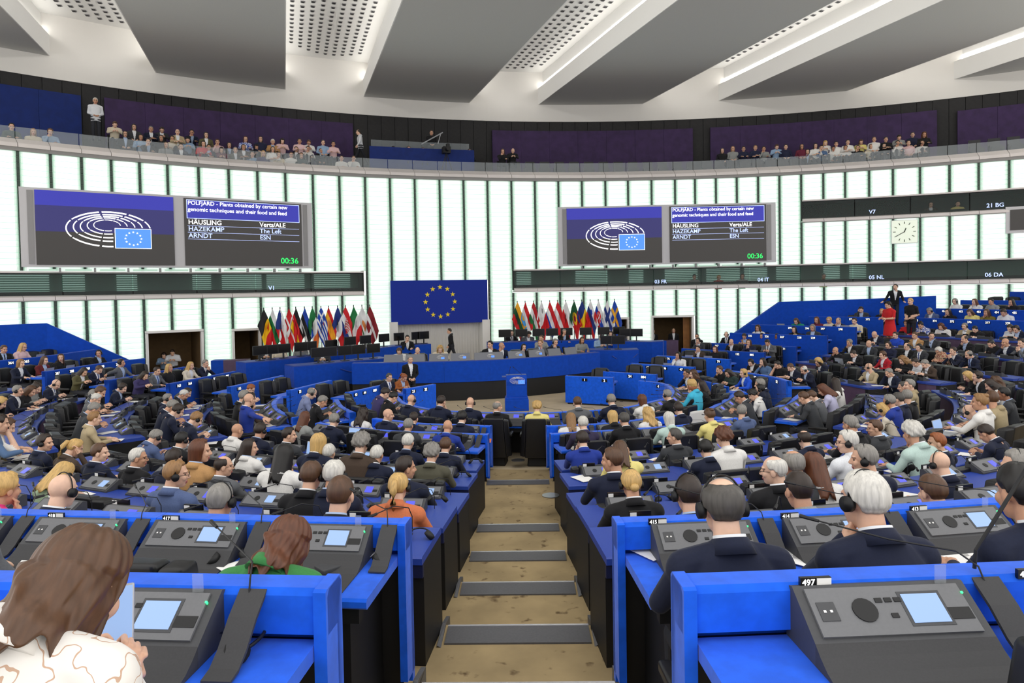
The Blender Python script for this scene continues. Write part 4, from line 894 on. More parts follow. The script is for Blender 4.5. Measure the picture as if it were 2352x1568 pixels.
# slots: 0 top, 1 skin, 2 shirt, 3 trousers, 4 shoes, 5 tie, 6 eyes, 7 lips, 8 forearm
def make_head():
    P = [(sph((0, -.012, .03), (.077, .097, .093), 24, 16), 1), (sph((0, .028, -.035), (.061, .068, .085), 20, 14), 1), (sph((0, .052, -.088), (.036, .036, .03)), 1), (sph((0, .07, .03), (.052, .026, .016)), 1),
         (sph((.036, .062, -.025), (.026, .03, .03)), 1), (sph((-.036, .062, -.025), (.026, .03, .03)), 1), (cap((0, .092, .012), (0, .112, -.022), .008, .0125), 1), (sph((0, .105, -.03), (.017, .012, .009)), 1), (sph((0, .09, -.062), (.024, .011, .007), 12, 8), 7), (sph((0, .088, -.073), (.02, .011, .007), 12, 8), 7),
         (cap((0, -.03, -.05), (0, -.05, -.2), .055, .06, 16), 1)]
    for s in (-1, 1): P.append((sph((s * .08, -.006, -.012), (.011, .022, .033)), 1))
    V, Fq, ml, cen = remesh(P, .0062, 2)
    for s in (-1, 1):
        e = np.array([s * .031, .092, .006]); d = np.linalg.norm((V - e) / np.array([1.3, 1, 1]), axis=1); V[:, 1] -= .008 * np.exp(-(d / .012) ** 2)
        for i, c in enumerate(cen):
            if abs(c.x - s * .031) < .0125 and abs(c.z - .005) < .006 and c.y > .06: ml[i] = 6
            if abs(c.x - s * .033) < .019 and abs(c.z - .026) < .0045 and c.y > .06: ml[i] = 6
    return V, Fq, ml
def make_hand(curl):
    P = [(sph((0, .045, 0), (.041, .052, .015), 16, 10), 1), (cap((0, -.03, 0), (0, .02, 0), .027, .03), 1)]
    for x, L in ((-.031, .058), (-.0105, .07), (.0105, .076), (.031, .068)):
        b = Vector((x, .085, 0)); d1 = Vector((x * .25, math.cos(curl * .6), -math.sin(curl * .6))).normalized(); j = b + d1 * L * .5; d2 = Vector((x * .15, math.cos(curl * 1.7), -math.sin(curl * 1.7))).normalized(); k = j + d2 * L * .3; d3 = Vector((0, math.cos(curl * 2.6), -math.sin(curl * 2.6))); e = k + d3 * L * .25
        P += [(cap(b - d1 * .02, j, .0092, .0086, 8), 1), (cap(j, k, .0086, .008, 8), 1), (cap(k, e, .008, .007, 8), 1)]
    P += [(cap((.03, .015, -.004), (.058, .05, -.012 - .01 * curl), .0135, .011, 8), 1), (cap((.058, .05, -.012 - .01 * curl), (.062 - .02 * curl, .085, -.018 - .016 * curl), .0105, .009, 8), 1)]
    return remesh(P, .0042, 1)[:3]
HEAD = make_head(); HANDS = {'flat': make_hand(.35), 'curl': make_hand(.95)}
def axes(y, z):                                     # rotation taking +Y to y and +Z towards z
    y = Vector(y).normalized(); x = y.cross(Vector(z)); x = x if x.length > .01 else y.cross(Vector((1, 0, .1))); x.normalize(); z = x.cross(y); return Matrix((x, y, z)).transposed()
POSES = {}
def pose(name, lean=8, head=(0, 0, 0), arms=None, legs='sit', vox=.0125, skirt=False, twist=0, hoff=(0, .05, .125)):
    sit = legs == 'sit'; hp = Vector((0, 0, .55)) if sit else Vector((0, 0, .93)); P = []
    Rl = Matrix.Rotation(math.radians(-lean), 3, 'X') @ Matrix.Rotation(math.radians(twist), 3, 'Z')
    T_ = lambda x, y, z: hp + Rl @ Vector((x, y, z))
    I = Matrix.Identity(3); Rh = Matrix.Rotation(math.radians(-lean * .5), 3, 'X')
    rings = [(T_(0, .0, -.12), .165, .12, I), (T_(0, 0, -.02), .182, .135, I), (T_(0, 0, .10), .168, .122, Rh), (T_(0, .005, .22), .172, .118, Rl), (T_(0, .01, .34), .195, .126, Rl), (T_(0, .005, .42), .2, .122, Rl), (T_(0, -.005, .485), .16, .095, Rl), (T_(0, -.012, .53), .10, .075, Rl), (T_(0, -.015, .555), .066, .062, Rl)]
    P.append((loft(rings), 0))
    N = T_(0, -.012, .55); Hd = N + (Matrix.Rotation(math.radians(-lean * .6 + -head[0] * .45), 3, 'X') @ Vector(hoff))
    for s in (-1, 1): P.append((cap(T_(s * .06, 0, .48), T_(s * .195, 0, .45), .07, .072), 0)); P.append((sph(T_(s * .2, 0, .438), (.072, .075, .072)), 0))
    hands = []
    for s, key in ((1, 'R'), (-1, 'L')):
        el, wr, hd, up, kind = arms[key]
        el, wr = Vector((s * el[0], el[1], el[2])), Vector((s * wr[0], wr[1], wr[2])); sh = T_(s * .202, 0, .435)
        P.append((cap(sh, el, .06, .048), 0)); P.append((cap(el, wr - (wr - el).normalized() * .035, .047, .034), 8))
        hands.append((wr - (wr - el).normalized() * .012, Vector((s * hd[0], hd[1], hd[2])), Vector((s * up[0], up[1], up[2])), s, kind))
    if sit:
        for s in (-1, 1):
            P += [(cap((s * .095, .02, .53), (s * .12, .46, .53), .088, .062), 3), (cap((s * .12, .47, .52), (s * .13, .44, .12), .058, .042), 3), (cap((s * .13, .40, .05), (s * .14, .60, .035), .042, .035), 4)]
    elif skirt:
        P.append((loft([((0, 0, .98), .16, .12, I), ((0, 0, .85), .2, .15, I), ((0, .0, .6), .23, .18, I), ((0, 0, .5), .24, .19, I)]), 0))
        for s in (-1, 1): P += [(cap((s * .08, 0, .6), (s * .09, 0, .12), .06, .038), 1), (cap((s * .09, -.02, .05), (s * .1, .15, .035), .04, .032), 4)]
    else:
        st_ = .16 if legs == 'walk' else 0.
        for s in (-1, 1): P += [(cap((s * .09, 0, .9), (s * .1, s * st_ + .02, .5), .09, .064), 3), (cap((s * .1, s * st_ + .02, .5), (s * .1, s * st_ * 1.6 - (.08 if s * st_ < 0 else 0), .12), .062, .046), 3), (cap((s * .1, s * st_ * 1.6 - .04, .05), (s * .11, s * st_ * 1.6 + .16, .035), .042, .034), 4)]
    V, Fq, ml, cen = remesh(P, vox, 4)
    inv = Rl.transposed()
    for i, c in enumerate(cen):                      # shirt front and tie inside the jacket opening
        q = inv @ (c - hp)
        if ml[i] == 0:
            if q.y > .035 and .14 < q.z < .6:
                w = .012 + .062 * max(0, (q.z - .16)) / .36
                if abs(q.x) < w: ml[i] = 5 if abs(q.x) < .02 and q.z < .52 else 2
    VV = [V]; FF = list(Fq); MM = list(ml); off = len(V)
    def addm(G, R, p, mirror=False):
        nonlocal off
        gv = G[0].copy()
        if mirror: gv[:, 0] *= -1
        gv = gv @ np.array(R).T + np.array(p); VV.append(gv)
        FF.extend([tuple((i + off for i in (reversed(q) if mirror else q))) for q in G[1]]); MM.extend(G[2]); off += len(gv)
    Rhd = Matrix.Rotation(math.radians(head[1]), 3, 'Z') @ Matrix.Rotation(math.radians(-head[0]), 3, 'X') @ Matrix.Rotation(math.radians(head[2]), 3, 'Y')
    addm(HEAD, Rhd, Hd)
    za_ = (Rl @ Vector((0, 0, 1)) + (Hd - N).normalized()).normalized(); Rc = axes(Vector((0, 1, 0)) - za_ * za_.y, za_); cb_ = N + Vector((0, -.012, 0))
    def band(r0, r1, h0, h1, th_, m_):
        G = loft([(cb_ + za_ * h0, r0 * .98, r0, Rc), (cb_ + za_ * h1, r1 * .98, r1, Rc), (cb_ + za_ * h1, r1 * .98 - th_, r1 - th_, Rc), (cb_ + za_ * (h0), r0 - th_, r0 - th_, Rc)], 28); addm((G[0], G[1], [m_] * len(G[1])), Matrix.Identity(3), (0, 0, 0))
    band(.075, .066, -.05, .024, .004, 2); band(.098, .0735, -.055, .012, .006, 0)
    for p, d, u, s, kind in hands: addm(HANDS[kind], axes(d, u), p, s < 0)
    V = np.concatenate(VV); mb = MB(); mb.v = [tuple(p) for p in V]; mb.f = FF; mb.m = MM
    dm = MATS['skin0']; me = mb.mesh('person_' + name, [dm, dm, dm, dm, MATS['black'], dm, MATS['eye'], MATS['lip'], dm], True)
    POSES[name] = (me, Matrix.Translation(Hd) @ Rhd.to_4x4(), Hd)
for k_, c_ in enumerate(((224, 178, 150), (206, 156, 126), (232, 190, 164), (150, 100, 72))): mat('skin%d' % k_, c_, .5, noise=.04, nscale=30)
mat('eye', (52, 38, 32), .3); mat('lip', (180, 105, 95), .5)
dn = (0, 0, 1)
DESK = dict(R=((.27, .20, .80), (.13, .42, .80), (-.35, .9, -.05), dn, 'flat'), L=((.27, .20, .80), (.13, .42, .80), (-.35, .9, -.05), dn, 'flat'))
READ = dict(R=((.26, .2, .82), (.07, .38, .86), (-.2, .9, .25), (.8, -.2, .6), 'curl'), L=((.26, .2, .82), (.07, .38, .86), (-.2, .9, .25), (.8, -.2, .6), 'curl'))
CHR = dict(R=((.2, .36, .79), (.075, .24, 1.03), (-.35, .1, .93), (.6, .6, .1), 'curl'), L=DESK['L'])
CHL = dict(L=CHR['R'], R=DESK['R'])
LAP = dict(R=((.27, .0, .80), (.1, .22, .68), (-.5, .8, -.2), dn, 'curl'), L=((.27, .0, .80), (.1, .22, .68), (-.5, .8, -.2), dn, 'curl'))
CRS = dict(R=((.26, .17, .80), (-.03, .34, .82), (-.95, .15, 0), (0, .4, 1), 'flat'), L=((.26, .17, .79), (-.03, .30, .79), (-.95, .15, 0), (0, .4, 1), 'flat'))
FOR = dict(R=((.22, .38, .79), (.09, .27, 1.12), (-.25, -.15, .95), (.5, .8, 0), 'curl'), L=DESK['L'])
SID = dict(R=((.44, .02, .96), (.68, .1, .93), (.85, .4, -.1), (0, -.3, 1), 'curl'), L=DESK['L'])
CLS = dict(R=((.25, .34, .79), (.03, .30, 1.0), (-.3, .15, .9), (.8, .5, 0), 'curl'), L=((.25, .34, .79), (.03, .30, 1.0), (-.3, .15, .9), (.8, .5, 0), 'curl'))
pose('d', 12, (12, 0, 0), DESK); pose('r', 20, (38, 0, 0), READ, hoff=(0, .06, .115)); pose('c', 15, (12, -8, 0), CHR); pose('k', 15, (12, 8, 0), CHL); pose('u', 2, (4, 0, 0), LAP); pose('x', 8, (8, 0, 0), CRS)
pose('R', 8, (6, -52, 0), DESK); pose('L', 8, (6, 52, 0), DESK); pose('h', 20, (30, -6, 0), FOR); pose('s', 4, (5, 18, 0), SID); pose('q', 14, (8, 0, 0), CLS); pose('b', 24, (26, -20, 6), READ)
pose('stand', 2, (6, 0, 0), dict(R=((.25, -.02, 1.12), (.07, .2, 1.0), (-.6, .75, -.2), dn, 'curl'), L=((.25, -.02, 1.12), (.07, .2, 1.0), (-.6, .75, -.2), dn, 'curl')), 'stand')
pose('walk', 4, (8, 0, 0), dict(R=((.25, -.1, 1.12), (.25, .0, .88), (0, .3, -.95), (1, 0, 0), 'curl'), L=((.25, .06, 1.12), (.22, .2, .92), (0, .5, -.85), (1, 0, 0), 'curl')), 'walk')
pose('dress', 4, (20, 0, 0), dict(R=((.25, .08, 1.13), (.12, .32, 1.12), (-.3, .9, .1), (.8, 0, .5), 'curl'), L=((.25, .08, 1.13), (.12, .32, 1.12), (-.3, .9, .1), (.8, 0, .5), 'curl')), 'stand', skirt=True)
pose('lean', 14, (4, -35, 0), dict(R=((.34, .1, 1.08), (.5, .3, .98), (.5, .8, -.1), dn, 'flat'), L=((.3, .1, 1.1), (.28, .34, .98), (0, .95, -.1), dn, 'flat')), 'stand')
pose('near_d', 13, (10, 0, 0), DESK, vox=.008); pose('near_r', 20, (38, -14, -8), READ, vox=.008, hoff=(.03, .10, .085))
pose('near_c', 17, (8, 14, 4), dict(L=((.22, .34, .79), (.05, .25, 1.04), (-.5, .1, .85), (.5, .6, .1), 'curl'), R=DESK['R']), vox=.008)
# ------------------------------------------------------------------ hair, headsets, glasses
def hair_mesh(style, hi=1):
    c = np.array([0, -.012, .03]); rad = np.array([.079, .099, .096]); NP, NT = 44 * hi, 16 * hi; rr = random.Random(hash(style) % 99 if False else sum(map(ord, style)))
    ph = [rr.uniform(0, 6) for _ in range(8)]
    long_ = {'B': .15, 'S': .07, 'l': .28, 'w': .28, 'V': .2, 'Q': .19}.get(style, 0); curly = style in 'cw'
    th = {'z': .006, 's': .014, 'f': .011, 'c': .032, 'w': .026, 'B': .022, 'l': .018, 'S': .022, 'p': .013, 'n': .013, 'Q': .02, 'V': .024, 'm': .02}[style]
    v = np.zeros((NP, NT + 1, 3)); keep = np.ones((NP, NT), bool)
    for i in range(NP):
        a = 2 * math.pi * i / NP; af = abs((a + math.pi) % (2 * math.pi) - math.pi)     # 0 = face, pi = nape
        fr = min(1, max(0, (af - .75) / .55)); fr = fr * fr * (3 - 2 * fr)
        hl = 52 + (100 - 52) * fr
        if af > 1.9: hl = 100 + 24 * min(1, (af - 1.9) / .8)
        if style in 'lwQBV': hl = 46 + (92 - 46) * fr
        a0 = 40 if style == 'f' else 0
        if style == 'f' and af < 1.0: keep[i, :] = False
        for j in range(NT + 1):
            t = j / NT
            nape = 0
            if long_ and fr > .02:
                if t < .55: al = math.radians(90 * t / .55); drop = 0
                else: al = math.radians(90); drop = (t - .55) / .45
                al = al * fr + math.radians(hl * t) * (1 - fr); L = long_ * (.75 + .25 * fr) * fr * drop * (1 + .1 * math.sin(5 * a + ph[5]) + .06 * math.sin(11 * a + ph[6]))
            else:
                L = 0; drop = 0
                if af > 1.7 and style not in 'S':
                    k2 = min(1, (af - 1.7) / .5); h2 = hl + (104 - hl) * k2; al = math.radians(a0 + (h2 - a0) * min(1, t / .72)); nape = .05 * k2 * max(0, (t - .72) / .28)
                else: al = math.radians(a0 + (hl - a0) * t); nape = 0
            d = np.array([math.sin(al) * math.sin(a), math.sin(al) * math.cos(a), math.cos(al)]); e = th * min(1, (t + .15) * 3)
            if style == 'f': e *= min(1, -.3 + t * 4)
            if not long_: e *= 1 if t < .8 else max(-.35, 1 - (t - .8) / .14)
            else: e = e * (1 if fr > .5 else (1 if t < .85 else .2))
            e += .0035 * math.sin(a * 9 + ph[0] + 4 * t) * th / .014 * .35 + .002 * math.sin(a * 23 + ph[1]) * min(1, t * 3) * th / .014 * .6
            if curly: e += .011 * math.sin(a * 7 + ph[2] + 9 * t) * math.sin(t * 17 + ph[3] + a * 2) + .006 * math.sin(a * 13 + ph[4] - 14 * t)
            p = c + d * (rad + e)
            if not long_: p[2] -= nape; p[1] += nape * .25
            if drop:
                k = {'B': -.18, 'S': -.35, 'l': -.06, 'w': .12, 'Q': -.02, 'V': -.08}[style]; p[2] -= L; p[0] *= 1 + k * drop; p[1] += (-.02 - .05 * (style in 'lwQV')) * drop * (1 if af > 1.4 else .3) - p[1] * (.25 * drop if style in 'BS' else 0)
                if style in 'wQV': p[0] += .012 * math.sin(drop * 9 + a * 3); p[1] += .012 * math.cos(drop * 8 + a * 4)
            v[i, j] = p
    mb = MB(); n = NT + 1; inner = v - (v - (c + np.array([0, 0, -.02]))) * .09
    if long_: inner = v - np.concatenate([(v[..., :2] - c[:2]) * .10, (v[..., 2:] - c[2]) * .03], axis=-1)
    mb.v = [tuple(p) for p in v.reshape(-1, 3)] + [tuple(p) for p in inner.reshape(-1, 3)]; K = NP * n
    for i in range(NP):
        i2 = (i + 1) % NP
        for j in range(NT):
            if not keep[i, j]: continue
            q = (i * n + j, i2 * n + j, i2 * n + j + 1, i * n + j + 1); mb.f.append(tuple(reversed(q))); mb.f.append(tuple(t + K for t in q))
        if keep[i, NT - 1]: q = (i * n + NT, i2 * n + NT); mb.f.append((q[1], q[0], q[0] + K, q[1] + K))
        if style == 'f' and keep[i, 0]: q = (i * n, i2 * n); mb.f.append((q[0], q[1], q[1] + K, q[0] + K))
    mb.m = [0] * len(mb.f)
    if style == 'p': mb.tube([(0, -.10, .06), (0, -.14, .05), (0, -.165, -.03), (0, -.155, -.13), (0, -.13, -.2)], [.02, .03, .034, .028, .006], 12)
    if style == 'n': mb.sphere((0, -.115, -.02), (.04, .035, .036), 14, 10)
    if style == 'm': mb.sphere((0, -.09, .1), (.045, .045, .035), 14, 10)
    me = mb.mesh('hair_' + style, MATS['black'], True)
    b = bmesh.new(); b.from_mesh(me); bmesh.ops.remove_doubles(b, verts=b.verts[:], dist=.0003); b.to_mesh(me); b.free()
    me.polygons.foreach_set('use_smooth', [True] * len(me.polygons)); return me
HAIR = {k: hair_mesh(k) for k in 'zsfcwBlSpnm'}; HAIR['Q'] = hair_mesh('Q', 3); HAIR['W'] = hair_mesh('V', 3)
def hair_mat(k, rgb):
    m = mat('hair_' + k, rgb, .45); nt = m.node_tree; b = nt.nodes['Principled BSDF']
    tc = nt.nodes.new('ShaderNodeTexCoord'); mp = nt.nodes.new('ShaderNodeMapping'); mp.inputs['Scale'].default_value = (70, 70, 6); nz = nt.nodes.new('ShaderNodeTexNoise'); nz.inputs['Scale'].default_value = 1.; nz.inputs['Detail'].default_value = 3
    mx = nt.nodes.new('ShaderNodeMix'); mx.data_type = 'RGBA'; c = lin(rgb); mx.inputs[6].default_value = tuple(x * .45 for x in c) + (1,); mx.inputs[7].default_value = tuple(min(1, x * 1.5) for x in c) + (1,)
    nt.links.new(tc.outputs['Object'], mp.inputs[0]); nt.links.new(mp.outputs[0], nz.inputs['Vector']); nt.links.new(nz.outputs['Fac'], mx.inputs[0]); nt.links.new(mx.outputs[2], b.inputs['Base Color'])
HC = dict(k=((24, 21, 20), 'black'), d=((48, 36, 29), 'dark brown'), b=((88, 60, 40), 'brown'), a=((98, 56, 34), 'auburn'), y=((206, 168, 104), 'blond'), g=((140, 136, 130), 'grey'), w=((214, 210, 202), 'white'), r=((150, 84, 42), 'red'), e=((78, 74, 70), 'dark grey'), h=((150, 112, 70), 'light brown'))
for k_, (c_, _) in HC.items(): hair_mat(k_, c_)
hs = MB(); hs.tube([(.088 * math.cos(t), -.005 - .01 * math.sin(t), .02 + .118 * math.sin(t)) for t in [math.pi * k / 14 for k in range(15)]], .0045, 6)
for s in (-1, 1): hs.disc((s * .078, -.002, -.008), (s, 0, 0), .034, .028, 16); hs.tube([(s * .09, -.004, .01), (s * .09, -.003, -.01)], .006, 6)
HSM = hs.mesh('headset', 'black', True)
gl = MB()
for s in (-1, 1):
    gl.tube([(s * .033 + .024 * math.cos(t), .108, .004 + .017 * math.sin(t)) for t in [2 * math.pi * k / 12 for k in range(13)]], .002, 4); gl.tube([(s * .058, .105, .008), (s * .08, .02, .005)], .002, 4)
gl.tube([(-.01, .11, .006), (.01, .11, .006)], .002, 4); GLM = gl.mesh('glasses', 'black')
lk = MB(); lk.tube([(-.07, .06, -.19), (-.02, .12, -.38), (0, .125, -.42)], .003, 4); LKM = lk.mesh('lanyard', 'blue_dark')
# ------------------------------------------------------------------ people: who sits where (positions read off the photograph)
TOP = dict(nv=((26, 32, 54), 'navy suit', 1), bk=((24, 24, 27), 'black suit', 1), gy=((98, 100, 104), 'grey suit', 1), dg=((58, 60, 64), 'charcoal suit', 1), bs=((34, 58, 150), 'blue suit', 1), sb=((84, 100, 140), 'slate-blue jacket', 1), ol=((84, 82, 68), 'olive suit', 1), br=((74, 60, 50), 'brown jacket', 1), bg=((186, 168, 134), 'beige jacket', 1), cj=((222, 212, 194), 'cream jacket', 1), wj=((232, 230, 226), 'white jacket', 1), pv=((52, 46, 74), 'purple-navy suit', 1), rj=((104, 36, 40), 'dark red jacket', 1), tn=((190, 146, 96), 'tan jacket', 1), aj=((164, 96, 50), 'rust jacket', 1), mt=((190, 214, 206), 'mint jacket', 1), bj=((30, 84, 210), 'bright blue jacket', 1), lj=((130, 140, 178), 'lavender jacket', 1), vj=((92, 88, 60), 'olive jacket', 1), rd2=((180, 30, 44), 'red jacket', 1),
 kt=((28, 28, 31), 'black top', 0), wt=((236, 234, 230), 'white top', 0), ws=((230, 232, 236), 'white shirt', 0), cr=((228, 216, 192), 'cream top', 0), pk=((232, 196, 196), 'pink top', 0), hp=((226, 60, 130), 'hot-pink top', 0), rd=((206, 40, 44), 'red top', 0), gn=((60, 130, 70), 'green top', 0), em=((30, 140, 110), 'emerald top', 0), ye=((236, 222, 140), 'yellow top', 0), lv=((196, 194, 224), 'lavender blouse', 0), dn=((92, 120, 160), 'denim shirt', 0), cy=((70, 190, 224), 'cyan top', 0), gt=((150, 152, 150), 'grey top', 0), or_=((206, 118, 78), 'orange sweater', 0), pu=((64, 58, 104), 'indigo top', 0), bb=((40, 80, 200), 'blue top', 0), sg=((160, 182, 150), 'sage top', 0), nt=((36, 40, 66), 'navy top', 0), ot=((128, 112, 50), 'mustard top', 0), lb=((150, 178, 210), 'light-blue shirt', 0), kh=((170, 154, 120), 'khaki jacket', 0), dgn=((52, 70, 66), 'dark-green top', 0), mr=((110, 40, 60), 'maroon top', 0))
for k_, (c_, _, _) in TOP.items(): mat('top_' + k_, c_, .8, noise=.07, nscale=120, sheen=.1, spec=.3)
mat('trouser', (36, 38, 46), .8); mat('shirt', (232, 234, 238), .7); mat('shirt_blue', (170, 190, 222), .7)
TIES = {'b': (40, 60, 130), 'r': (170, 30, 50), 'k': (24, 24, 28), 'n': (30, 36, 60)}
for k_, c_ in TIES.items(): mat('tie_' + k_, c_, .6)
def pattern_mat(key, base, spot, sc_, thr):
    m = mat('top_' + key, base, .75); nt = m.node_tree; b = nt.nodes['Principled BSDF']; tc = nt.nodes.new('ShaderNodeTexCoord'); v = nt.nodes.new('ShaderNodeTexNoise'); v.inputs['Scale'].default_value = sc_; v.inputs['Detail'].default_value = 1.5
    mr = nt.nodes.new('ShaderNodeMath'); mr.operation = 'COMPARE'; mr.inputs[1].default_value = .5; mr.inputs[2].default_value = thr
    mx = nt.nodes.new('ShaderNodeMix'); mx.data_type = 'RGBA'; mx.inputs[6].default_value = lin(base) + (1,); mx.inputs[7].default_value = lin(spot) + (1,)
    nt.links.new(tc.outputs['Object'], v.inputs['Vector']); nt.links.new(v.outputs['Fac'], mr.inputs[0]); nt.links.new(mr.outputs[0], mx.inputs[0]); nt.links.new(mx.outputs[2], b.inputs['Base Color'])
pattern_mat('lace', (236, 232, 226), (198, 164, 140), 16, .012); TOP['lace'] = ((0, 0, 0), 'white lace blouse', 0)
pattern_mat('fl', (214, 196, 160), (160, 60, 60), 26, .06); TOP['fl'] = ((0, 0, 0), 'floral blouse', 0)
pattern_mat('st', (232, 232, 236), (60, 90, 180), 18, .08); TOP['st'] = ((0, 0, 0), 'blue-striped shirt', 0)
ORG = dict(A=(0, 740, 5.8725), B=(350, 780, 5.8725), C=(700, 820, 5.8725), D=(1050, 820, 5.8725), E=(1400, 760, 5.8725), F=(1600, 650, 5.8725), T=(1952, 650, 5.8725), S=(1952, 830, 5.8725), N=(0, 940, 5.8725), J=(350, 960, 5.8725), K=(700, 960, 5.2267), M=(1230, 940, 5.8725), H=(1600, 900, 5.8725), Q=(1952, 980, 5.8725), G=(560, 740, 5.8725), P=(840, 620, 6.533), U=(1150, 640, 6.533), X=(0, 0, 1.))
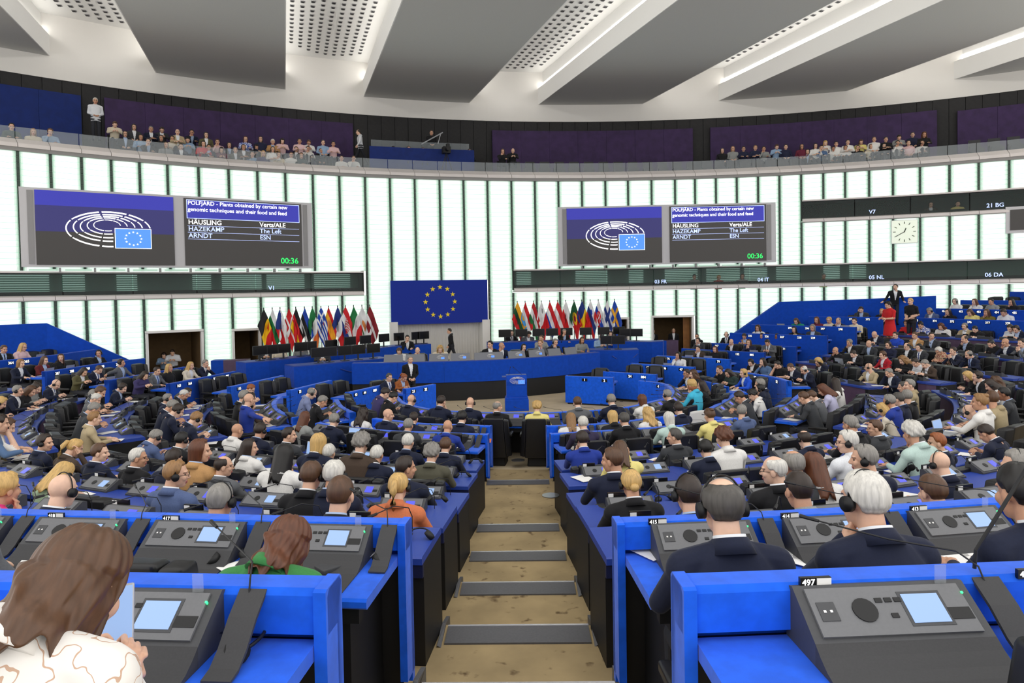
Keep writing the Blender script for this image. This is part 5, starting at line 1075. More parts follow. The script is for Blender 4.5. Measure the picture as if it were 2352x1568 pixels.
WHO = '''
L3.8 A55,365 d sb bk Tk|L3.8 A315,335 d ly pk G
L3.7 A285,585 d Bh nv|L3.7 A610,540 d lb rj|L3.7 A825,510 R lb kt|L3.7 A1340,425 R sd bk H
L3.6 A1140,705 r ld vj|L3.6 A1345,660 r sb nv Tb|L3.6 A1640,560 s sd gy H
L3.5 A1960,720 r ld pu|L3.5 A2125,690 d sd gy Tb|L3.5 B235,440 u ly kt|L3.5 B525,410 d ly cj|L3.5 B725,320 q sg nv
L3.1 C1145,300 d se nv Tb|L3.1 C1345,280 r pr aj
L2.6 A255,1010 d sg nv H|L2.6 A430,960 r lb kt|L2.6 A500,890 r md gt|L2.6 A770,835 r b- nv HTb|L2.6 A50,1190 r By gt H|L2.6 A30,1300 d sd dn|L2.6 A90,1410 h sb wt Ht
L2.5 A1345,945 r sb dg|L2.5 A1290,1030 d Bg gt|L2.5 A1325,1110 r sw gy|L2.5 A1265,1180 r sg dg|L2.5 A1275,1300 d sh bg|L2.5 A1670,925 r sd nv H
L2.4 B225,800 d sg nv H|L2.4 B275,890 r sg nv|L2.4 B345,935 r sd nv H|L2.4 B440,755 r sw bk|L2.4 B490,740 r ld kt|L2.4 B640,1075 r sh nv H
L2.3 B1340,665 r sr dg G|L2.3 B1250,730 d sg bk|L2.3 B1330,760 d ld br|L2.3 B1310,805 s b- bs|L2.3 B1325,885 d fd gy HTk
L2.2 G925,945 r fg lj H|L2.2 G1060,1070 r sg bk
F.1 C1075,490 r sd pu|F.1 C1185,545 r sk bk|F.1 C1440,580 d b- nv H|F.1 C1830,600 c sd nv|F.1 C2215,620 d b- nv H|F.1 D550,670 R fg bk|F.1 D1105,720 d cy ye|F.1 D1610,615 d sb gy|F.1 D2075,580 d sg nv H|F.1 E425,935 d Ba wj|F.1 E775,865 d sg bk H|F.1 E1115,795 d Sr kt|F.1 E1125,720 d Sy cy|F.1 E1240,740 d ld kt|F.1 E1110,645 d wb kt|F.1 E1010,605 c sd nv G
L1.2 C795,815 d wd wt|L1.2 C1135,780 R b- nv|L1.2 C1475,830 d sd nv|L1.2 C2130,815 d sk nv H
R1.2 D1535,840 d lh wj|R1.2 D2095,810 d By kt|R1.2 E510,1120 d wy wj|R1.2 E920,1050 d sd nv H
R1b.2 E1755,895 r sd dg G|R1b.2 E1925,865 r ck wt|R1b.2 E2030,790 d sk nv H|R1b.2 E2025,715 d sg nv H
R2.2 F165,1170 c sb kt|R2.2 F415,1220 r ld dgn G|R2.2 F620,1250 d By bj H
L1.3 C410,850 d sg nv H|L1.3 C1400,930 d sg dg|L1.3 C1935,940 d b- bs|L1.3 G830,1320 d la gt
R1.3 D1690,895 d sw pv|R1.3 D2250,845 d se bk|R1.3 E790,1190 d Bw mt|R1.3 E1335,1140 d mb ye t|R1.3 E1780,1085 R sg sb
R1b.3 H1440,80 h sb dg|R1b.3 H1550,65 r sb gy|R1b.3 F1700,1440 r la lv|R1b.3 F1870,1355 R ld wj
R2.3 F725,1100 r sk bk H|R2.3 F880,1120 c ld dn|R2.3 F1080,1140 h sk kt t|R2.3 F1255,1150 r sb nv|R2.3 F1435,1190 r fw nv H
R2.4 F1160,1060 r By nv|R2.4 F1290,1085 r ld kt|R2.4 F1585,1095 r Bk ye|R2.4 T245,1210 R b- bg HG|R2.4 S510,300 h sg nv
R2.5 F1870,930 c b- kt|R2.5 F2105,960 r sd bk l|R2.5 T430,1000 d Sb rd2|R2.5 T700,1040 r wh kt|R2.5 T880,1085 r sd ws|R2.5 T1005,1100 r sg br
R2.6 F2050,850 c Sg bk|R2.6 T250,820 d b- dg|R2.6 T515,880 d sd nt H|R2.6 T765,860 d fd bk G|R2.6 T920,895 d sk dg HTb|R2.6 T1190,920 r Sw fl|R2.6 T1390,940 q sd nv|R2.6 T1590,990 h fg nv HTb
R2.7 T330,695 r b- nv|R2.7 T605,705 d sd bb|R2.7 T870,710 d sb tn|R2.7 T1095,715 L sd dg|R2.7 T1550,755 c fd bk|R2.7 T1895,820 r sk kt|R2.7 T2090,800 c b- nv|R2.7 T2310,810 q sd gy
R2.8 T765,545 d Sb rd|R2.8 T950,570 r mk st|R2.8 T1230,590 r wa wj|R2.8 T1545,585 d sg bg H|R2.8 T1685,630 r sk kt t|R2.8 T2165,610 r sd ws|R2.8 T2240,620 r sd nv H
R2.9 T1080,350 r sg sb H|R2.9 T1320,390 c ld kt|R2.9 T1620,400 r lb ye|R2.9 T1840,400 c lb ot|R2.9 T2080,385 r sd ws
R2.10 T1410,265 d Bg wt H|R2.10 T1680,280 c la wt|R2.10 T1900,270 d sk gt|R2.10 T2175,270 c lk kt
R3.9 T150,355 h sd dg|R3.9 T430,385 d ly kt
R3.8 F1345,500 r lb em|R3.8 F1620,490 d la mr|R3.8 F1790,490 d Sy cr G|R3.8 F1915,470 c fg nv|R3.8 F2130,515 d sd cr l
R3.7 F825,610 d wb wt|R3.7 F1315,630 d lk kt|R3.7 F1565,595 d Bg dg
R3.6 F400,695 d b- bk HTk|R3.6 F640,720 r sd tn|R3.6 F880,715 d sd dg HTk|R3.6 F1075,740 d lk hp G|R3.6 F1325,750 L ly kt
R3.5 F465,810 c b- bk|R3.5 F700,810 q lb nt|R3.5 F955,805 r sd gy Tk|R3.5 E1190,155 c sd dg H
R3.4 E1190,240 c sd br|R3.4 E1420,265 d la kt
R3.3 E920,370 c lk wj l
L1* J1140,170 d b- wj G|L1* J1460,170 d sd nv H|L1* J1850,230 R sd dg|L1* J385,350 d sk bk H|L1* J40,270 r sg sb HG|L1* K170,310 d By nv|L1* K690,310 d cg br H|L1* K1245,290 d sw nv|L1* K1690,330 d sb nv
L1* K300,440 k sw cr|L1* K870,440 d sw nv|L1* K1515,430 d cg ol|L1* J1310,400 R ld wj|L1* J1790,480 d lk wj|L1* J660,400 R Ba tn
L1* K1210,600 R sd nv|L1* K365,690 d sw nv H|L1* J960,650 R fd gy G|L1* J1810,680 c sd nv|L1* J300,555 d sd nv|L1* N1870,660 R sw bk G|L1* N1350,625 R sb nv|L1* N1010,570 h py br|L1* N600,460 R sd nv H
L1* K80,700 d sb bk H|L1.7 K1120,830 d py or_ H|L1* N870,870 r ly sg HG|L1* J320,760 R sh sb HG
L1* K440,930 d zb bk|L1* J900,1120 d zg dg H|L1* N870,1100 d b- nv H|L1* N60,1080 c Sy hp
R1* M635,410 k sd bs H|R1* M1880,370 L se dg|R1* M1150,560 h lb ye|R1* H370,620 d ca wt|R1* H1450,660 c fd nv H|R1* H2060,440 d ng bk
R1* M1040,690 L sb nv|R1* H135,790 d sk nv H|R1* H1040,1060 L fw bk G|R1* H1310,985 d fg dg|R1* H1560,1020 d la wt|R1* H2020,640 L sw ws HG
R1.7 M1280,1010 d ny bk H|R1.8 M2080,1150 d zd bk H|R1.8 H1380,1330 d zd gt|R1.8 Q1120,880 d sb nv|R1.8 Q2280,470 L sg bk HG
R1* Q190,430 L sg nv H|R1* Q1210,500 d b- nv H|R1* Q920,290 q se bk|R1* Q1170,265 L sr nv|R1* Q1850,170 r sd nv|R1* S340,900 L sb dg G|R1* S840,920 c cw mt
R1b.4 S430,660 r By cj HG|R1b.4 S530,540 d sg bs H|R1b.4 S650,510 d se nv|R1b.4 S770,470 R sg bk|R1b.4 S690,345 d se nv|R1b.4 S800,320 s sg kh
R1b.5 S1600,680 r b- bk H|R1b.5 S1745,540 s mh wt|R1b.5 S1920,475 R sb kh|R1b.5 S2230,440 d sk dg|R1b.5 S1930,370 d wb gt H|R1b.5 S1870,320 r ld wt H|R1b.5 S1700,250 c sd bk H|R1b.5 S1570,240 r By kt
L1.9 X668,1252 near_r Wa gn|L1.10 X178,1352 near_r Qb lace|L1.9 X-95,1140 near_d sd gy
R1.9 X1657,1135 near_d fe nv H|R1.9 X1985,1130 near_c sw nv H|R1.9 X2345,1110 near_d sk nv
PD.1 P510,1225 r Bb wt G|PD.1 P775,1210 c b- gy|PD.1 P1125,1190 r wy cr|PD.1 P1870,1120 R sk bk|PD.1 P2045,1140 L b- nv|PD.1 U355,1030 c lk kt|PD.1 U590,970 R sh gy Tr|PD.1 U820,955 c sg nv HTb
'''
BODIES = []; count = {}
def hairword(h):
    st_, co = h[0], HC.get(h[1], (0, ''))[1].replace(' ', '-')
    if h[0] == 'b' and h[1] == '-': return 'bald'
    return {'f': 'balding %s-haired' % co, 'z': 'crop-headed %s-haired' % co, 's': 'short-%s-haired' % co, 'c': 'curly-%s-haired' % co, 'w': 'wavy-%s-haired' % co, 'B': '%s-bobbed' % co, 'l': 'long-%s-haired' % co, 'S': '%s-haired' % co, 'p': '%s-ponytailed' % co, 'n': '%s-bunned' % co, 'm': '%s-topknotted' % co, 'Q': 'long-%s-haired' % co, 'W': 'wavy-%s-haired' % co}[st_]
POSEW = {'c': 'hand at chin', 'k': 'hand at chin', 'r': 'looking down', 'h': 'hand at brow', 's': 'arm outstretched', 'q': 'hands clasped', 'R': 'head turned', 'L': 'head turned', 'x': 'arms folded', 'near_c': 'hand at chin', 'near_r': 'bent forward', 'walk': 'walking', 'dress': 'standing with newspaper', 'stand': 'standing', 'lean': 'leaning on parapet'}
def person(ps, m, hair, top, opt, label, group, skirt_top=None):
    me, hm, Hd = POSES[ps]; o = link('person', me, None, m); tag(o, label, 'person', group); rr = random.Random(len(BODIES) * 7 + 3)
    suit = TOP[top][2]; tm = MATS['top_' + top]; sk = MATS['skin%d' % rr.choice([0, 0, 1, 2, 2, 1, 0, 2, 3 if hair[1:2] == 'k' else 0])]
    shirt = MATS['shirt' if rr.random() < .75 else 'shirt_blue'] if suit else tm; tie = [c for c in ('b', 'r', 'k', 'n') if 'T' + c in opt]
    tiem = MATS['tie_' + tie[0]] if tie else shirt
    fore = sk if 't' in opt.replace('Tt', '') and not suit and 't' in opt else tm
    tro = MATS['trouser'] if not opt.startswith('!') else tm
    for i, q in ((0, tm), (1, sk), (2, shirt), (3, tro), (5, tiem), (8, fore)):
        sl = o.material_slots[i]; sl.link = 'OBJECT'; sl.material = q
    if hair != 'b-':
        h = link('hair', HAIR[hair[0]], o, hm); h.material_slots[0].link = 'OBJECT'; h.material_slots[0].material = MATS['hair_' + hair[1]]
    if 'H' in opt: link('headset', HSM, o, hm)
    if 'G' in opt: link('glasses', GLM, o, hm)
    BODIES.append(o); return o
def solve(key, px, py, ps, wy=.5):
    P = PC[key]; c = P['c']; Hd = POSES[ps][2]; off = 1.0 if P['blue'] else .95; best = (1e18,)
    if key[0] == 'PD': off = 1.05
    for k in range(241):
        s = c.len * (-.06 + 1.12 * k / 240); p, u, nb = c.at(s); f = -nb; r = Vector((f.y, -f.x))
        hp_ = p + nb * off + f * Hd.y + r * Hd.x; x, y = prj((hp_.x, hp_.y, P['fl'] + Hd.z)); e = (x - px) ** 2 + (wy * (y - py)) ** 2
        if e < best[0]: best = (e, s, p + nb * off, f, (x, y), (hp_.x, hp_.y))
    return best
seated = {}
rows = []
for ln in WHO.strip().split('\n'):
    for it in ln.split('|'):
        w = it.split(); pc_, co, ps, hair, top = w[:5]; opt = w[5] if len(w) > 5 else ''
        o_ = ORG[co[0]]; cx_, cy_ = (float(t) for t in co[1:].split(',')); px, py = o_[0] + cx_ / o_[2], o_[1] + cy_ / o_[2]
        if pc_.endswith('*'):
            best = min(((solve((pc_[:-1], n), px, py, ps, 1.0), (pc_[:-1], n)) for n in range(4, 9)), key=lambda t: t[0][0]); sol, key = best
        else: a, b = pc_.split('.'); key = (a, int(b)); sol = solve(key, px, py, ps)
        rows.append((key, sol, px, py, ps, hair, top, opt))
PLATE = {k: ('plate ' + nw(min(v)) if k[0] in ('L3', 'R3') else None) for k, v in NUM.items()}
def locword(key):
    if PLATE.get(key): return 'behind ' + PLATE[key]
    return {'L1': '%s row, plate four-one-six side', 'R1': '%s row, plate four-one-five side', 'L2': '%s row under window V1', 'R1b': '%s row between steps and clock', 'R2': '%s row under the clock', 'F': 'front ring of seats', 'PD': 'at the presidium desk'}[key[0]] % (() if key[0] in ('F', 'PD') else (ORD[key[1]],))
lab_n = {}
def mk_label(hair, top, ps, opt, loc):
    t = '%s person in %s' % (hairword(hair), TOP[top][1])
    if 'H' in opt: t += ' with headset'
    elif 'G' in opt: t += ' with glasses'
    if ps in POSEW and len(t.split()) < 9: t += ', ' + POSEW[ps]
    return t + ', ' + loc
CHAIRN = {}
for key, sol, px, py, ps, hair, top, opt in sorted(rows, key=lambda r: (r[0][0], r[0][1], r[1][1])):
    _, s, seat, f, (x, y), hxy = sol; P = PC[key]; Hd = POSES[ps][2]
    d = math.hypot(hxy[0], hxy[1]); need = P['fl'] + Hd.z - (py - y) * hxy[1] / F; sc_ = max(.93, min(1.05, (need - P['fl']) / Hd.z))
    lab = mk_label(hair, top, ps, opt, locword(key)); lab_n[lab] = lab_n.get(lab, 0) + 1
    if lab_n[lab] > 1: lab = lab.replace('person', ['', '', 'second', 'third', 'fourth', 'fifth', 'sixth'][lab_n[lab]] + ' person')
    m = frame((seat.x, seat.y, P['fl']), f) @ Matrix.Diagonal((sc_, sc_, sc_, 1))
    o = person(ps, m, hair, top, opt, lab, 'members seated in the chamber'); seated.setdefault(key, []).append((s, o, m))
    CHAIRN[key] = CHAIRN.get(key, 0) + 1
    cl = 'black chair under %s' % lab.split(', ')[0].replace('person', 'sitter') + ', ' + locword(key); lab_n[cl] = lab_n.get(cl, 0) + 1
    if lab_n[cl] > 1: cl = cl.replace('sitter', oth(lab_n[cl]) + ' sitter')
    chair(frame((seat.x - f.x * .05, seat.y - f.y * .05, P['fl']), f), cl)
for key, ss in SLOTS.items():
    if key[1] > 11: continue
    P = PC[key]; c = P['c']; taken = [t[0] for t in seated.get(key, [])]; k = 0
    for s in ss:
        if all(abs(s - t) > .5 for t in taken):
            if key == ('R1', 10) and k == 0: s += .34
            p, u, nb = c.at(s); q = p + nb * (.41 if key[1] >= 9 and key[0] in ('L1', 'R1') else (.62 if key[0] in ('L1', 'R1') else .95)); k += 1
            m = frame((q.x, q.y, P['fl']), -nb)
            chair(m, '%s empty black chair, %s' % (oth(k), locword(key)))
# ------------------------------------------------------------------ people who stand or sit elsewhere
def at_depth(px, py, d, zf, ps, face, hair, top, opt, lab, group=None, scl=1.0, wlab=True):
    Hd = POSES[ps][2]; p = bpd(px, py, d); f = Vector(face).normalized(); z0 = p.z - Hd.z * scl if zf is None else zf
    m = frame((p.x - f.x * Hd.y * scl, p.y - f.y * Hd.y * scl, z0), f) @ Matrix.Diagonal((scl, scl, scl, 1)); return person(ps, m, hair, top, opt, lab, group)
def c2(o, x, y): q = ORG[o]; return q[0] + x / q[2], q[1] + y / q[2]
x, y = c2('C', 1425, 75); at_depth(x, y, 20.6, 0, 'stand', (.45, -1), 'sg', 'bk', '', 'grey-haired usher person in black tails holding paper beside plate 22', scl=.93)
x, y = c2('P', 1252, 865); at_depth(x, y, 28.6, .45, 'walk', (-1, -.25), 'sd', 'bk', 'Tk', 'short-haired person in black tailcoat walking before the white curtain', scl=.90)
for (x, y), d, lab, hr, fc in ((c2('E', 1177, 45), 28.5, 'crop-headed usher person in black tails standing by plate 119', 'zk', (-.3, -1)), ((1547, 745), 32.6, 'bald usher person in black suit standing inside the doorway', 'b-', (-.2, -1)), ((1500, 742), 32.4, 'dark-haired usher person in black suit at doorway edge', 'sk', (.2, -1))):
    at_depth(x, y, d, 0 if d < 30 else 0, 'stand', fc, hr, 'bk', '', lab, scl=.93)
x, y = c2('T', 510, 300); p = at_depth(x, y, 24.6, None, 'dress', (-.95, -.3), 'ck', 'rd', 't', 'curly black-haired person in red dress standing with newspaper'); 
x, y = c2('T', 815, 250); at_depth(x, y, 25.2, None, 'stand', (-.9, -.4), 'sy', 'kt', 't', 'bleach-haired person in black shirt standing with camera')
x, y = c2('T', 615, 55); at_depth(x, y, 28.4, None, 'lean', (-.3, -1), 'sd', 'bk', '', 'dark-haired usher person in black tails leaning on blue parapet')
for i, (o_, cx_, cy_, d, ps, hr, tp, op) in enumerate([('P', 625, 1025, 27.6, 'c', 'sk', 'bk', ''), ('U', 165, 815, 29.3, 'd', 'sd', 'bk', 'Tk'), ('U', 420, 840, 29, 'r', 'cd', 'gy', ''), ('U', 612, 895, 27.2, 'R', 'sb', 'gt', ''), ('U', 955, 800, 29, 'c', 'sg', 'bk', 'H'), ('U', 1222, 925, 27.2, 'd', 'lb', 'gt', ''), ('U', 1515, 890, 27, 'r', 'sk', 'lb', ''), ('U', 1655, 835, 29.2, 'R', 'ld', 'cr', ''), ('G', 305, 355, 24.6, 'r', 'sk', 'dg', ''), ('G', 480, 345, 24.7, 'd', 'Bd', 'cr', 'G'), ('G', 768, 330, 25.2, 'R', 'Bb', 'gt', ''), ('G', 1230, 275, 27.3, 'd', 'la', 'pu', ''), ('G', 1060, 390, 24.4, 'r', 'sd', 'dg', '')]):
    x, y = c2(o_, cx_, cy_); at_depth(x, y, d, None, ps, (.29, -.957), hr, tp, op, '%s staff person in %s, %s at podium monitors' % (hairword(hr), TOP[tp][1], oth(i + 1)), 'staff at the podium desks')
for (x, y), hr, tp, lab in ((c2('B', 155, 215), 'ld', 'lb', 'long-haired person in blue shirt seated with laptop in brown doorway'), (c2('B', 270, 175), 'sd', 'ws', 'short-haired person in white shirt seated in the brown doorway')):
    at_depth(x, y, 26.9, None, 'r', (.35, -.95), hr, tp, '', lab)
for (x, y), hr, tp, lab in (((1651, 638), 'Sy', 'rd', 'blond interpreter person in red seen behind window 04 IT'), ((1705, 635), 'Bb', 'gt', 'brown-haired interpreter person behind window sign 04 IT'), ((1595, 636), 'sd', 'gt', 'dark-haired interpreter person between signs 03 FR and 04 IT'), ((1892, 635), 'Sg', 'ye', 'interpreter person in pale yellow behind window 05 NL'), ((2138, 470), 'Bd', 'br', 'dark-haired interpreter person behind window sign V7'), ((2200, 468), 'sd', 'ye', 'interpreter person in pale top behind window 21 BG')):
    p_ = bpc(x, y, WR + .9); Hd = POSES['d'][2]; a_ = math.atan2(p_.x - WC[0], p_.y - WC[1]); f = Vector((-math.sin(a_), -math.cos(a_))); person('d', frame((p_.x - f.x * Hd.y, p_.y - f.y * Hd.y, p_.z - Hd.z), f), hr, tp, '', lab, 'interpreters behind the windows')
# gallery visitors
GAL = '''Y1 85,355 sk dgn 245,395 lh cr 370,395 Sb lb 845,340 sb cr 920,410 lk bk 985,360 ld dg 1035,435 ld lb 1110,375 sg nv 1090,465 sd bk 1190,380 sd dg 1185,440 lk kt 1220,490 ld gt 1265,445 Bk cr 1305,395 b- bg
Y2 130,270 sk nv 100,325 sk lb 235,290 ld vj 50,375 sd nv 215,355 ld rd 255,380 sd nv 318,340 sb pk 348,400 ld mr 405,365 Bd dg 450,400 sg ol 525,320 la st 510,380 ld br 575,430 sd lb 605,380 ld kt 635,320 ld nt 655,425 ly pu 725,340 sw tn 725,395 ld wt 770,435 lb cr 795,335 ld pk 860,435 sb wt 897,395 ld br 922,335 sd pk 935,440 lb dgn 985,390 sd wt 990,345 sb wt 1080,405 sd bk 1095,345 sd lb 1170,355 sd pk 1230,460 sd wt 1320,460 sd wt
Y3 330,230 sd bk 445,230 sb dg 550,240 sb bk 740,255 sd kt 890,250 sd kt 1135,250 lb kt 1210,245 b- kt
Y4 137,200 ld kt 193,190 lh gt 250,190 sd nt 313,185 sh nt 358,190 sd gt 427,180 sb lb 475,180 sd nt 560,178 ld mr 590,205 ld br 633,175 ld wt 665,185 sd dn 685,160 ly wt 728,192 Bd wt 743,165 sd wt 793,185 lb wt 805,155 sd wt 858,185 ld kt 875,155 lb ye 928,178 ld cr 945,140 sb wt 998,175 lk kt 1008,140 sk kt 1070,160 sd wt 1078,130 sd gt 1128,160 sb pk 1150,115 sk nt 1212,115 wa kt 1200,160 Sb wt'''
GO = dict(Y1=(0, 180, 3.2), Y2=(400, 220, 3.2), Y3=(800, 270, 3.2), Y4=(1600, 260, 2.3172)); GW = dict(Y1='gallery end by the blue panel', Y2='gallery before long purple panel', Y3='gallery press box', Y4='gallery block above the 21 BG side')
gs = MB(); gs.box((0, 0, .22), (.44, .42, .44)); gseat = gs.build('gallery_seat', 'leather'); b = MB(); b.box((0, -.24, .5), (.46, .07, .6)); kid(gseat, b.build('backrest', 'leather', gseat)); gfirst = [True]
def gal_seat(m, lab):
    if gfirst[0]: o = gseat; o.matrix_world = m; gfirst[0] = False
    else: o = copy_tree(gseat, None, m)
    tag(o, lab, 'seat', 'dark gallery seats')
gi = 0
for ln in GAL.split('\n'):
    w = ln.split(); ox, oy, os_ = GO[w[0]]; q = w[1:]
    for k in range(0, len(q), 3):
        cx_, cy_ = (float(t) for t in q[k].split(',')); px, py = ox + cx_ / os_, oy + cy_ / os_; hr, tp = q[k + 1], q[k + 2]
        yr = prj(wpt(ang(px), WR + .45, 9.1))[1]; dy = yr - py; R = 34.75 if dy < 30 else (35.75 if dy < 52 else 36.8); Hd = POSES['u'][2]
        p_ = bpc(px, py, R); a_ = math.atan2(p_.x - WC[0], p_.y - WC[1]); f = Vector((-math.sin(a_), -math.cos(a_))); gi += 1
        ps = ['u', 'd', 'x', 'c', 'r', 'u'][gi % 6]; Hd = POSES[ps][2]
        person(ps, frame((p_.x - f.x * Hd.y, p_.y - f.y * Hd.y, p_.z - Hd.z), f), hr, tp, 'G' if gi % 5 == 0 else '', '%s visitor person in %s, %s in %s' % (hairword(hr), TOP[tp][1], oth(k // 3 + 1), GW[w[0]]), 'visitors in the gallery')
        gal_seat(frame((p_.x - f.x * (Hd.y + .02), p_.y - f.y * (Hd.y + .02), p_.z - Hd.z + .02), f), 'dark gallery seat under %s visitor, %s' % (oth(k // 3 + 1), GW[w[0]]))
for x0, x1, y, R, n_ in ((1185, 1590, 372, 35.6, 13), (1180, 1595, 386, 34.8, 13), (1625, 1830, 371, 34.6, 8), (2240, 2420, 322, 35.6, 5), (2250, 2430, 340, 34.8, 5)):
    for k in range(n_):
        x = x0 + (x1 - x0) * k / (n_ - 1); yy = y - (16 * k / (n_ - 1) if x0 > 2200 else (6 * k / (n_ - 1) if x0 > 1600 else 0)); p_ = bpc(x, yy, R); a_ = math.atan2(p_.x - WC[0], p_.y - WC[1]); f = Vector((-math.sin(a_), -math.cos(a_)))
        gal_seat(frame((p_.x, p_.y, p_.z - .75), f), '%s empty dark gallery seat before purple panel, %s' % (oth(k + 1), 'upper tier' if R > 35 else 'lower tier') + (' near 21 BG' if x0 > 2200 else (' near 06 DA' if x0 > 1600 else '')))
for px, py, hr, lab in ((219, 232, 'sw', 'white-haired attendant person in white shirt standing by blue gallery panel'), (823, 304, 'fd', 'balding attendant person in white shirt walking behind gallery press box'), (991, 305, 'sd', 'person in black shirt standing with boom in gallery press box')):
    R = 36.8; p_ = bpc(px, py, R); a_ = math.atan2(p_.x - WC[0], p_.y - WC[1]); ps = 'stand' if px != 823 else 'walk'; Hd = POSES[ps][2]; f = Vector((-math.sin(a_), -math.cos(a_))) if px != 823 else Vector((-math.cos(a_), math.sin(a_)))
    person(ps, frame((p_.x - f.x * Hd.y, p_.y - f.y * Hd.y, p_.z - Hd.z), f), hr, 'ws' if px != 991 else 'kt', '', lab, 'people standing in the gallery')
b = MB(); p0, p1 = bpc(968, 331, 36.2), bpc(1017, 304, 36.2); b.tube([p0, p1], .03, 6); b.tube([bpc(1012, 308, 36.2), bpc(1006, 330, 36.2)], .02, 5); tag(b.build('camera_boom', 'silver'), 'silver camera boom pole held up in gallery press box', 'boom')
p_ = bpc(1025, 345, 34.9); b = MB(); b.box((0, 0, 0), (.35, .4, .3)); b.tube([(0, -.2, 0), (0, -.5, 0)], .1, 10); b.box((.1, .1, .25), (.15, .2, .15)); cm_ = b.build('tv_camera', 'black'); cm_.matrix_world = frame((p_.x, p_.y, p_.z), (-.3, .95)); tag(cm_, 'black television camera on tripod in the gallery press box', 'camera')
t_ = MB()
for s in (-.3, 0, .3): t_.tube([(0, 0, -.1), (s, .2 - abs(s), -1.1)], .02, 5)
t_.build('tripod', 'black', cm_)
# ------------------------------------------------------------------ things on the desks
ps_ = MB(); ps_.box((0, 0, 0), (.21, .297, .002)); sheet_me = ps_.mesh('paper_sheet', 'paper'); ps_ = MB(); ps_.box((0, 0, 0), (.21, .297, .002)); ysheet = ps_.mesh('paper_sheet', 'yellow_paper'); ps_ = MB(); ps_.box((0, 0, 0), (.24, .32, .004)); osheet = ps_.mesh('paper_sheet', 'orange_paper')
rr = random.Random(5); npap = 0
for key, lst in seated.items():
    P = PC[key]
    if key[0] in ('L3', 'R3', 'PD') or key[1] >= 9: continue
    for i, (s, o, m) in enumerate(lst):
        if rr.random() < .72:
            p, u, nb = P['c'].at(s + rr.uniform(-.12, .18)); q = p + nb * rr.uniform(.44, .52)
            mm = frame((q.x, q.y, P['wz'] + .008), -nb) @ Matrix.Rotation(rr.uniform(-.5, .5), 4, 'Z'); npap += 1
            tag(link('paper_sheet', sheet_me, None, mm), 'white sheet before %s sitter, %s' % (oth(i + 1), locword(key)), 'paper', 'papers lying on the desks')
def on_desk(px, py, key, me, rot, name, label, cat, dz=.006):
    P = PC[key]; p = bp(px, py, P['wz'] + dz); s = s_at_px(P['c'], px, P['wz']); _, u, nb = P['c'].at(s); o = link(name, me, None, frame((p.x, p.y, p.z), -nb) @ Matrix.Rotation(rot, 4, 'Z')); tag(o, label, cat); return o
for k, (px, py, key, me, rot, lab) in enumerate([(110, 1268, ('L1', 9), sheet_me, .5, 'white printed sheet beside sleeve, under plate 418'), (195, 1262, ('L1', 9), sheet_me, -.1, 'second white printed sheet lying under plate 418'), (580, 1295, ('L1', 9), sheet_me, -.6, 'white sheet left of person in green top'), (765, 1268, ('L1', 9), sheet_me, .4, 'white sheets right of person in green top'), (805, 1278, ('L1', 9), sheet_me, -.3, 'loose white sheet beside headset under plate 416'), (1490, 1258, ('R1', 9), sheet_me, .5, 'white typed sheet left of balding person, below plate 415'), (1870, 1265, ('R1', 9), sheet_me, -.5, 'white typed sheets between balding and white-haired persons'), (1840, 1272, ('R1', 9), sheet_me, -.9, 'lower white typed sheet by the drooping microphone'), (2195, 1250, ('R1', 9), sheet_me, .15, 'curled white sheet on folder below plate 413'), (2170, 1268, ('R1', 9), sheet_me, -.3, 'white folder sheet under curled sheet below plate 413'), (188, 1018, ('L2', 5), ysheet, .3, 'yellow folder on the low desk below window V1'), (1113, 1012, ('L1', 3), osheet, .2, 'orange sheet on blue desk end beside the steps'), (2197, 912, ('R1b', 5), ysheet, .4, 'yellow folder on low desk between steps and clock'), (1340, 1098, ('R1', 5), sheet_me, .4, 'white sheets at desk corner beside the steps, row five')]):
    on_desk(px, py, key, me, rot, 'paper_sheet', lab, 'paper', .012)
# headsets laid on the desks
hm = MB(); hm.tube([(.085 * math.cos(t), .125 * math.sin(t), .02 + .012 * math.sin(t)) for t in [math.pi * k / 16 for k in range(17)]], .006, 6)
for s in (-1, 1): hm.disc((s * .07, -.012, .012), (s * .5, 0, .5), .04, .03, 16)
hme = hm.mesh('desk_headset', 'black', True)
for px, py, key, rot, lab in [(520, 1492, ('L1', 10), -.6, 'black headset lying on blue desktop behind plate 416 row'), (838, 1292, ('L1', 9), .1, 'black headset on desk end beside plate 416'), (528, 1288, ('L1', 9), .4, 'black headset left of green-topped person'), (20, 1262, ('L1', 9), .3, 'black headset under plate 418'), (962, 1235, ('L1', 8), .2, 'black headset on low desk end below plate 416 desk'), (1003, 1150, ('L1', 7), .2, 'black headset on seventh row desk end by steps'), (1063, 1094, ('L1', 5), .3, 'black headset on fifth row desk end by steps'), (1093, 1062, ('L1', 4), .2, 'black headset on fourth row desk end by steps'), (1108, 1017, ('L1', 3), .2, 'black headset by the orange sheet'), (1525, 1149, ('R1', 6), .2, 'black headset near blond-bunned person on row six desk')]:
    on_desk(px, py, key, hme, rot, 'desk_headset', lab, 'headset')
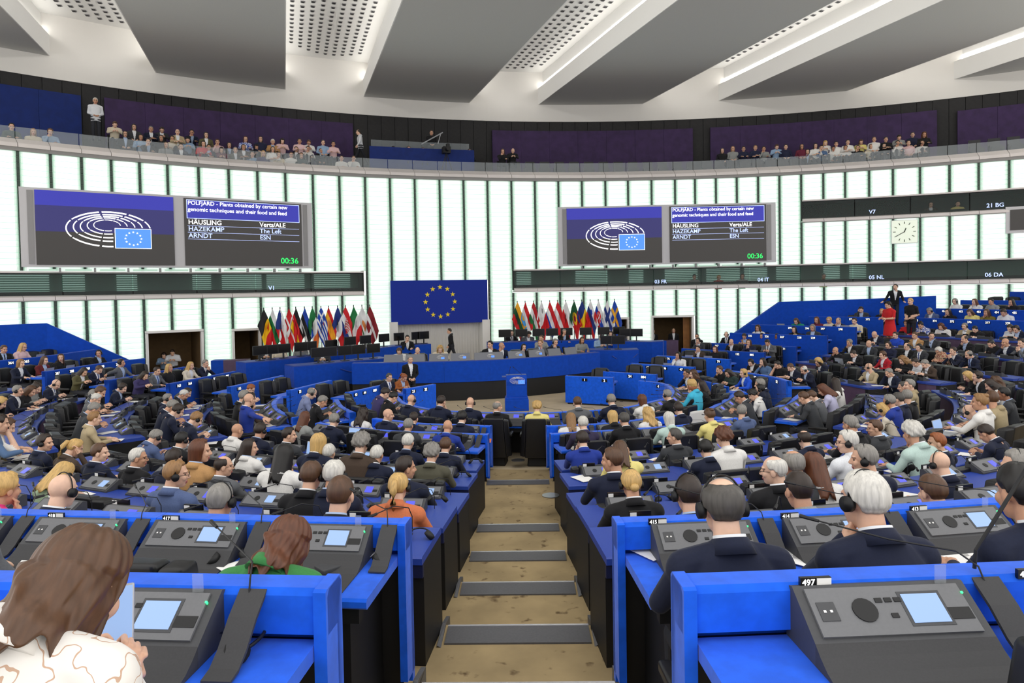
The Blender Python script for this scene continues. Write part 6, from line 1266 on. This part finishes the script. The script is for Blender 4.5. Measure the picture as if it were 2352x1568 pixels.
# laptops and phones
lp = MB(); lp.box((0, 0, .01), (.32, .22, .016)); lroot = lp.build('laptop', 'silver'); b = MB(); b.hexa([(-.16, .11, .018), (.16, .11, .018), (.16, .118, .018), (-.16, .118, .018), (-.16, .16, .22), (.16, .16, .22), (.16, .168, .22), (-.16, .168, .22)]); kid(lroot, b.build('lid', 'silver', lroot)); b = MB(); b.hexa([(-.15, .108, .025), (.15, .108, .025), (.15, .112, .025), (-.15, .112, .025), (-.15, .156, .212), (.15, .156, .212), (.15, .16, .212), (-.15, .16, .212)]); kid(lroot, b.build('display', 'screen_pale', lroot)); lf = True
for px, key, lab in [(85, ('L3', 8), 'silver laptop behind plate 366'), (105, ('L3', 7), 'silver laptop beside person in navy behind plate 287'), (152, ('L3', 7), 'silver laptop behind plate 288'), (245, ('L3', 6), 'silver laptop at the end of desk with plate 219'), (262, ('L3', 7), 'silver laptop behind plate 291'), (1538, ('R3', 3), 'silver laptop behind plate 46'), (1587, ('R3', 4), 'silver laptop behind plate 77'), (1630, ('R3', 4), 'silver laptop behind plate 78'), (1735, ('R3', 5), 'silver laptop beside person in grey suit near plate 885'), (1797, ('R3', 8), 'silver laptop behind plate 295'), (1945, ('R3', 8), 'silver laptop behind plate 298'), (1935, ('R2', 5), 'grey laptop before black-suited person on low desk'), (712, ('L1', 4), 'open laptop showing pale page on fourth row desk'), (808, ('L1', 3), 'tablet showing pale page on third row blue desk'), (793, ('L1', 5), 'open laptop on fifth row desk beside cream-topped person'), (2172, ('R1b', 5), 'tablet before bald person between steps and clock')]:
    P = PC[key]; s = s_at_px(P['c'], px, P['wz'], .42); p, u, nb = P['c'].at(s); q = p + nb * .44; m_ = frame((q.x, q.y, P['wz'] + .004), -nb)
    if lf: o = lroot; o.matrix_world = m_; lf = False
    else: o = copy_tree(lroot, None, m_)
    lab = ' '.join(nw(int(w)) if w.isdigit() else w for w in lab.split()); tag(o, lab, 'laptop', 'laptops on the desks')
# jacket hung over a front chair, tablet of the near reader, small things on the near desks
p = bp(1598, 968, .75); b = MB(); jk = Curve([(-.24, 0), (-.1, -.06), (.1, -.06), (.24, 0)], (0, 5))
v = []; nn = 14
for i in range(nn + 1):
    for j in range(13):
        x = -.24 + .48 * j / 12; t = i / nn; v.append((x * (1 - .15 * (t < .2) * (1 - t / .2)), -.10 - .05 * math.sin(3.1 * (x + .24) / .48) - .03 * math.sin(9 * x + 5 * t) * t, .98 - .78 * t + .03 * math.cos(6 * x)))
b.v = v; b.f = [(i * 13 + j, i * 13 + j + 1, (i + 1) * 13 + j + 1, (i + 1) * 13 + j) for i in range(nn) for j in range(12)]; b.m = [0] * len(b.f)
me = b.mesh('hung_jacket', 'curtain', True); bm_ = bmesh.new(); bm_.from_mesh(me); bmesh.ops.solidify(bm_, geom=bm_.faces[:], thickness=.02); bm_.to_mesh(me); bm_.free()
o = link('hung_jacket', me, None, frame((p.x, p.y, .0), (-.35, .93))); tag(o, 'cream jacket hung over a chair back near the lectern ring', 'jacket')
wz9, wz10 = PC['L1', 9]['wz'], PC['L1', 10]['wz']
tb = MB(); tb.box((0, 0, 0), (.09, .01, .17)); t_o = link('tablet', bevelled(tb.mesh('tablet', 'silver'), .005)); b = MB(); b.box((0, -.006, 0), (.082, .002, .16)); b.build('display', 'screen_pale', t_o)
pt = bpd(266, 1418, 1.85); t_o.matrix_world = Matrix.Translation(pt) @ Matrix.Rotation(.35, 4, 'Z') @ Matrix.Rotation(-.25, 4, 'X'); tag(t_o, 'slim tablet held up by person in white lace blouse', 'tablet')
b = MB(); b.box((0, 0, .012), (.09, .16, .024)); me = bevelled(b.mesh('power_bank', 'black_gloss'), .006); on_desk(340, 1480, ('L1', 10), me, -.3, 'power_bank', 'glossy black power bank beside the white lace blouse', 'gadget')
b = MB(); b.box((0, 0, .012), (.1, .19, .024)); me = bevelled(b.mesh('calculator', 'plastic_dark'), .006); on_desk(770, 1303, ('L1', 9), me, -.7, 'calculator', 'dark grey handset lying beside person in green top', 'gadget')
b = MB(); b.box((0, 0, .02), (.2, .11, .04)); me = bevelled(b.mesh('spectacle_case', 'black_gloss'), .012); on_desk(2155, 1220, ('R1', 9), me, -.1, 'spectacle_case', 'black spectacle case below plate 413 console', 'case')
b = MB(); b.box((0, 0, .006), (.075, .155, .01)); me = bevelled(b.mesh('mobile_phone', 'lj_phone' if False else 'silver'), .004); on_desk(2240, 1215, ('R1', 9), me, .5, 'mobile_phone', 'pale mobile phone on the console below plate 413', 'phone')
# the tall microphone crossing the right edge
b = MB(); a_ = bp(2238, 1305, PC['R1', 10]['z'] + .01); e_ = bpd(2352, 1085, 2.2); b.tube([a_, a_ + Vector((.005, 0, .06)), a_.lerp(e_, .5) + Vector((-.01, 0, .01)), e_, e_ + (e_ - a_) * .15], .006, 8); tag(b.build('tall_microphone', 'black'), 'long thin black gooseneck microphone rising beside plate 496', 'microphone')
# floor socket lids in the stairs carpet
fs_ = MB(); fs_.disc((0, 0, 0), (0, 0, 1), .13, .012, 20); fme = fs_.mesh('floor_socket', 'steel')
for px, py, n in ((1190, 1057, 4), (1265, 1138, 6)):
    p = bp(px, py, FLZ[n]); o = link('floor_socket', fme, None, Matrix.Translation((p.x, p.y, FLZ[n] - .002))); tag(o, 'round steel socket lid in carpet ' + ('between the foremost chairs' if n == 4 else 'at the desk foot beside steps'), 'floor socket')
for o in list(COL.objects):
    if o.type == 'MESH' and o.users == 0: bpy.data.objects.remove(o)
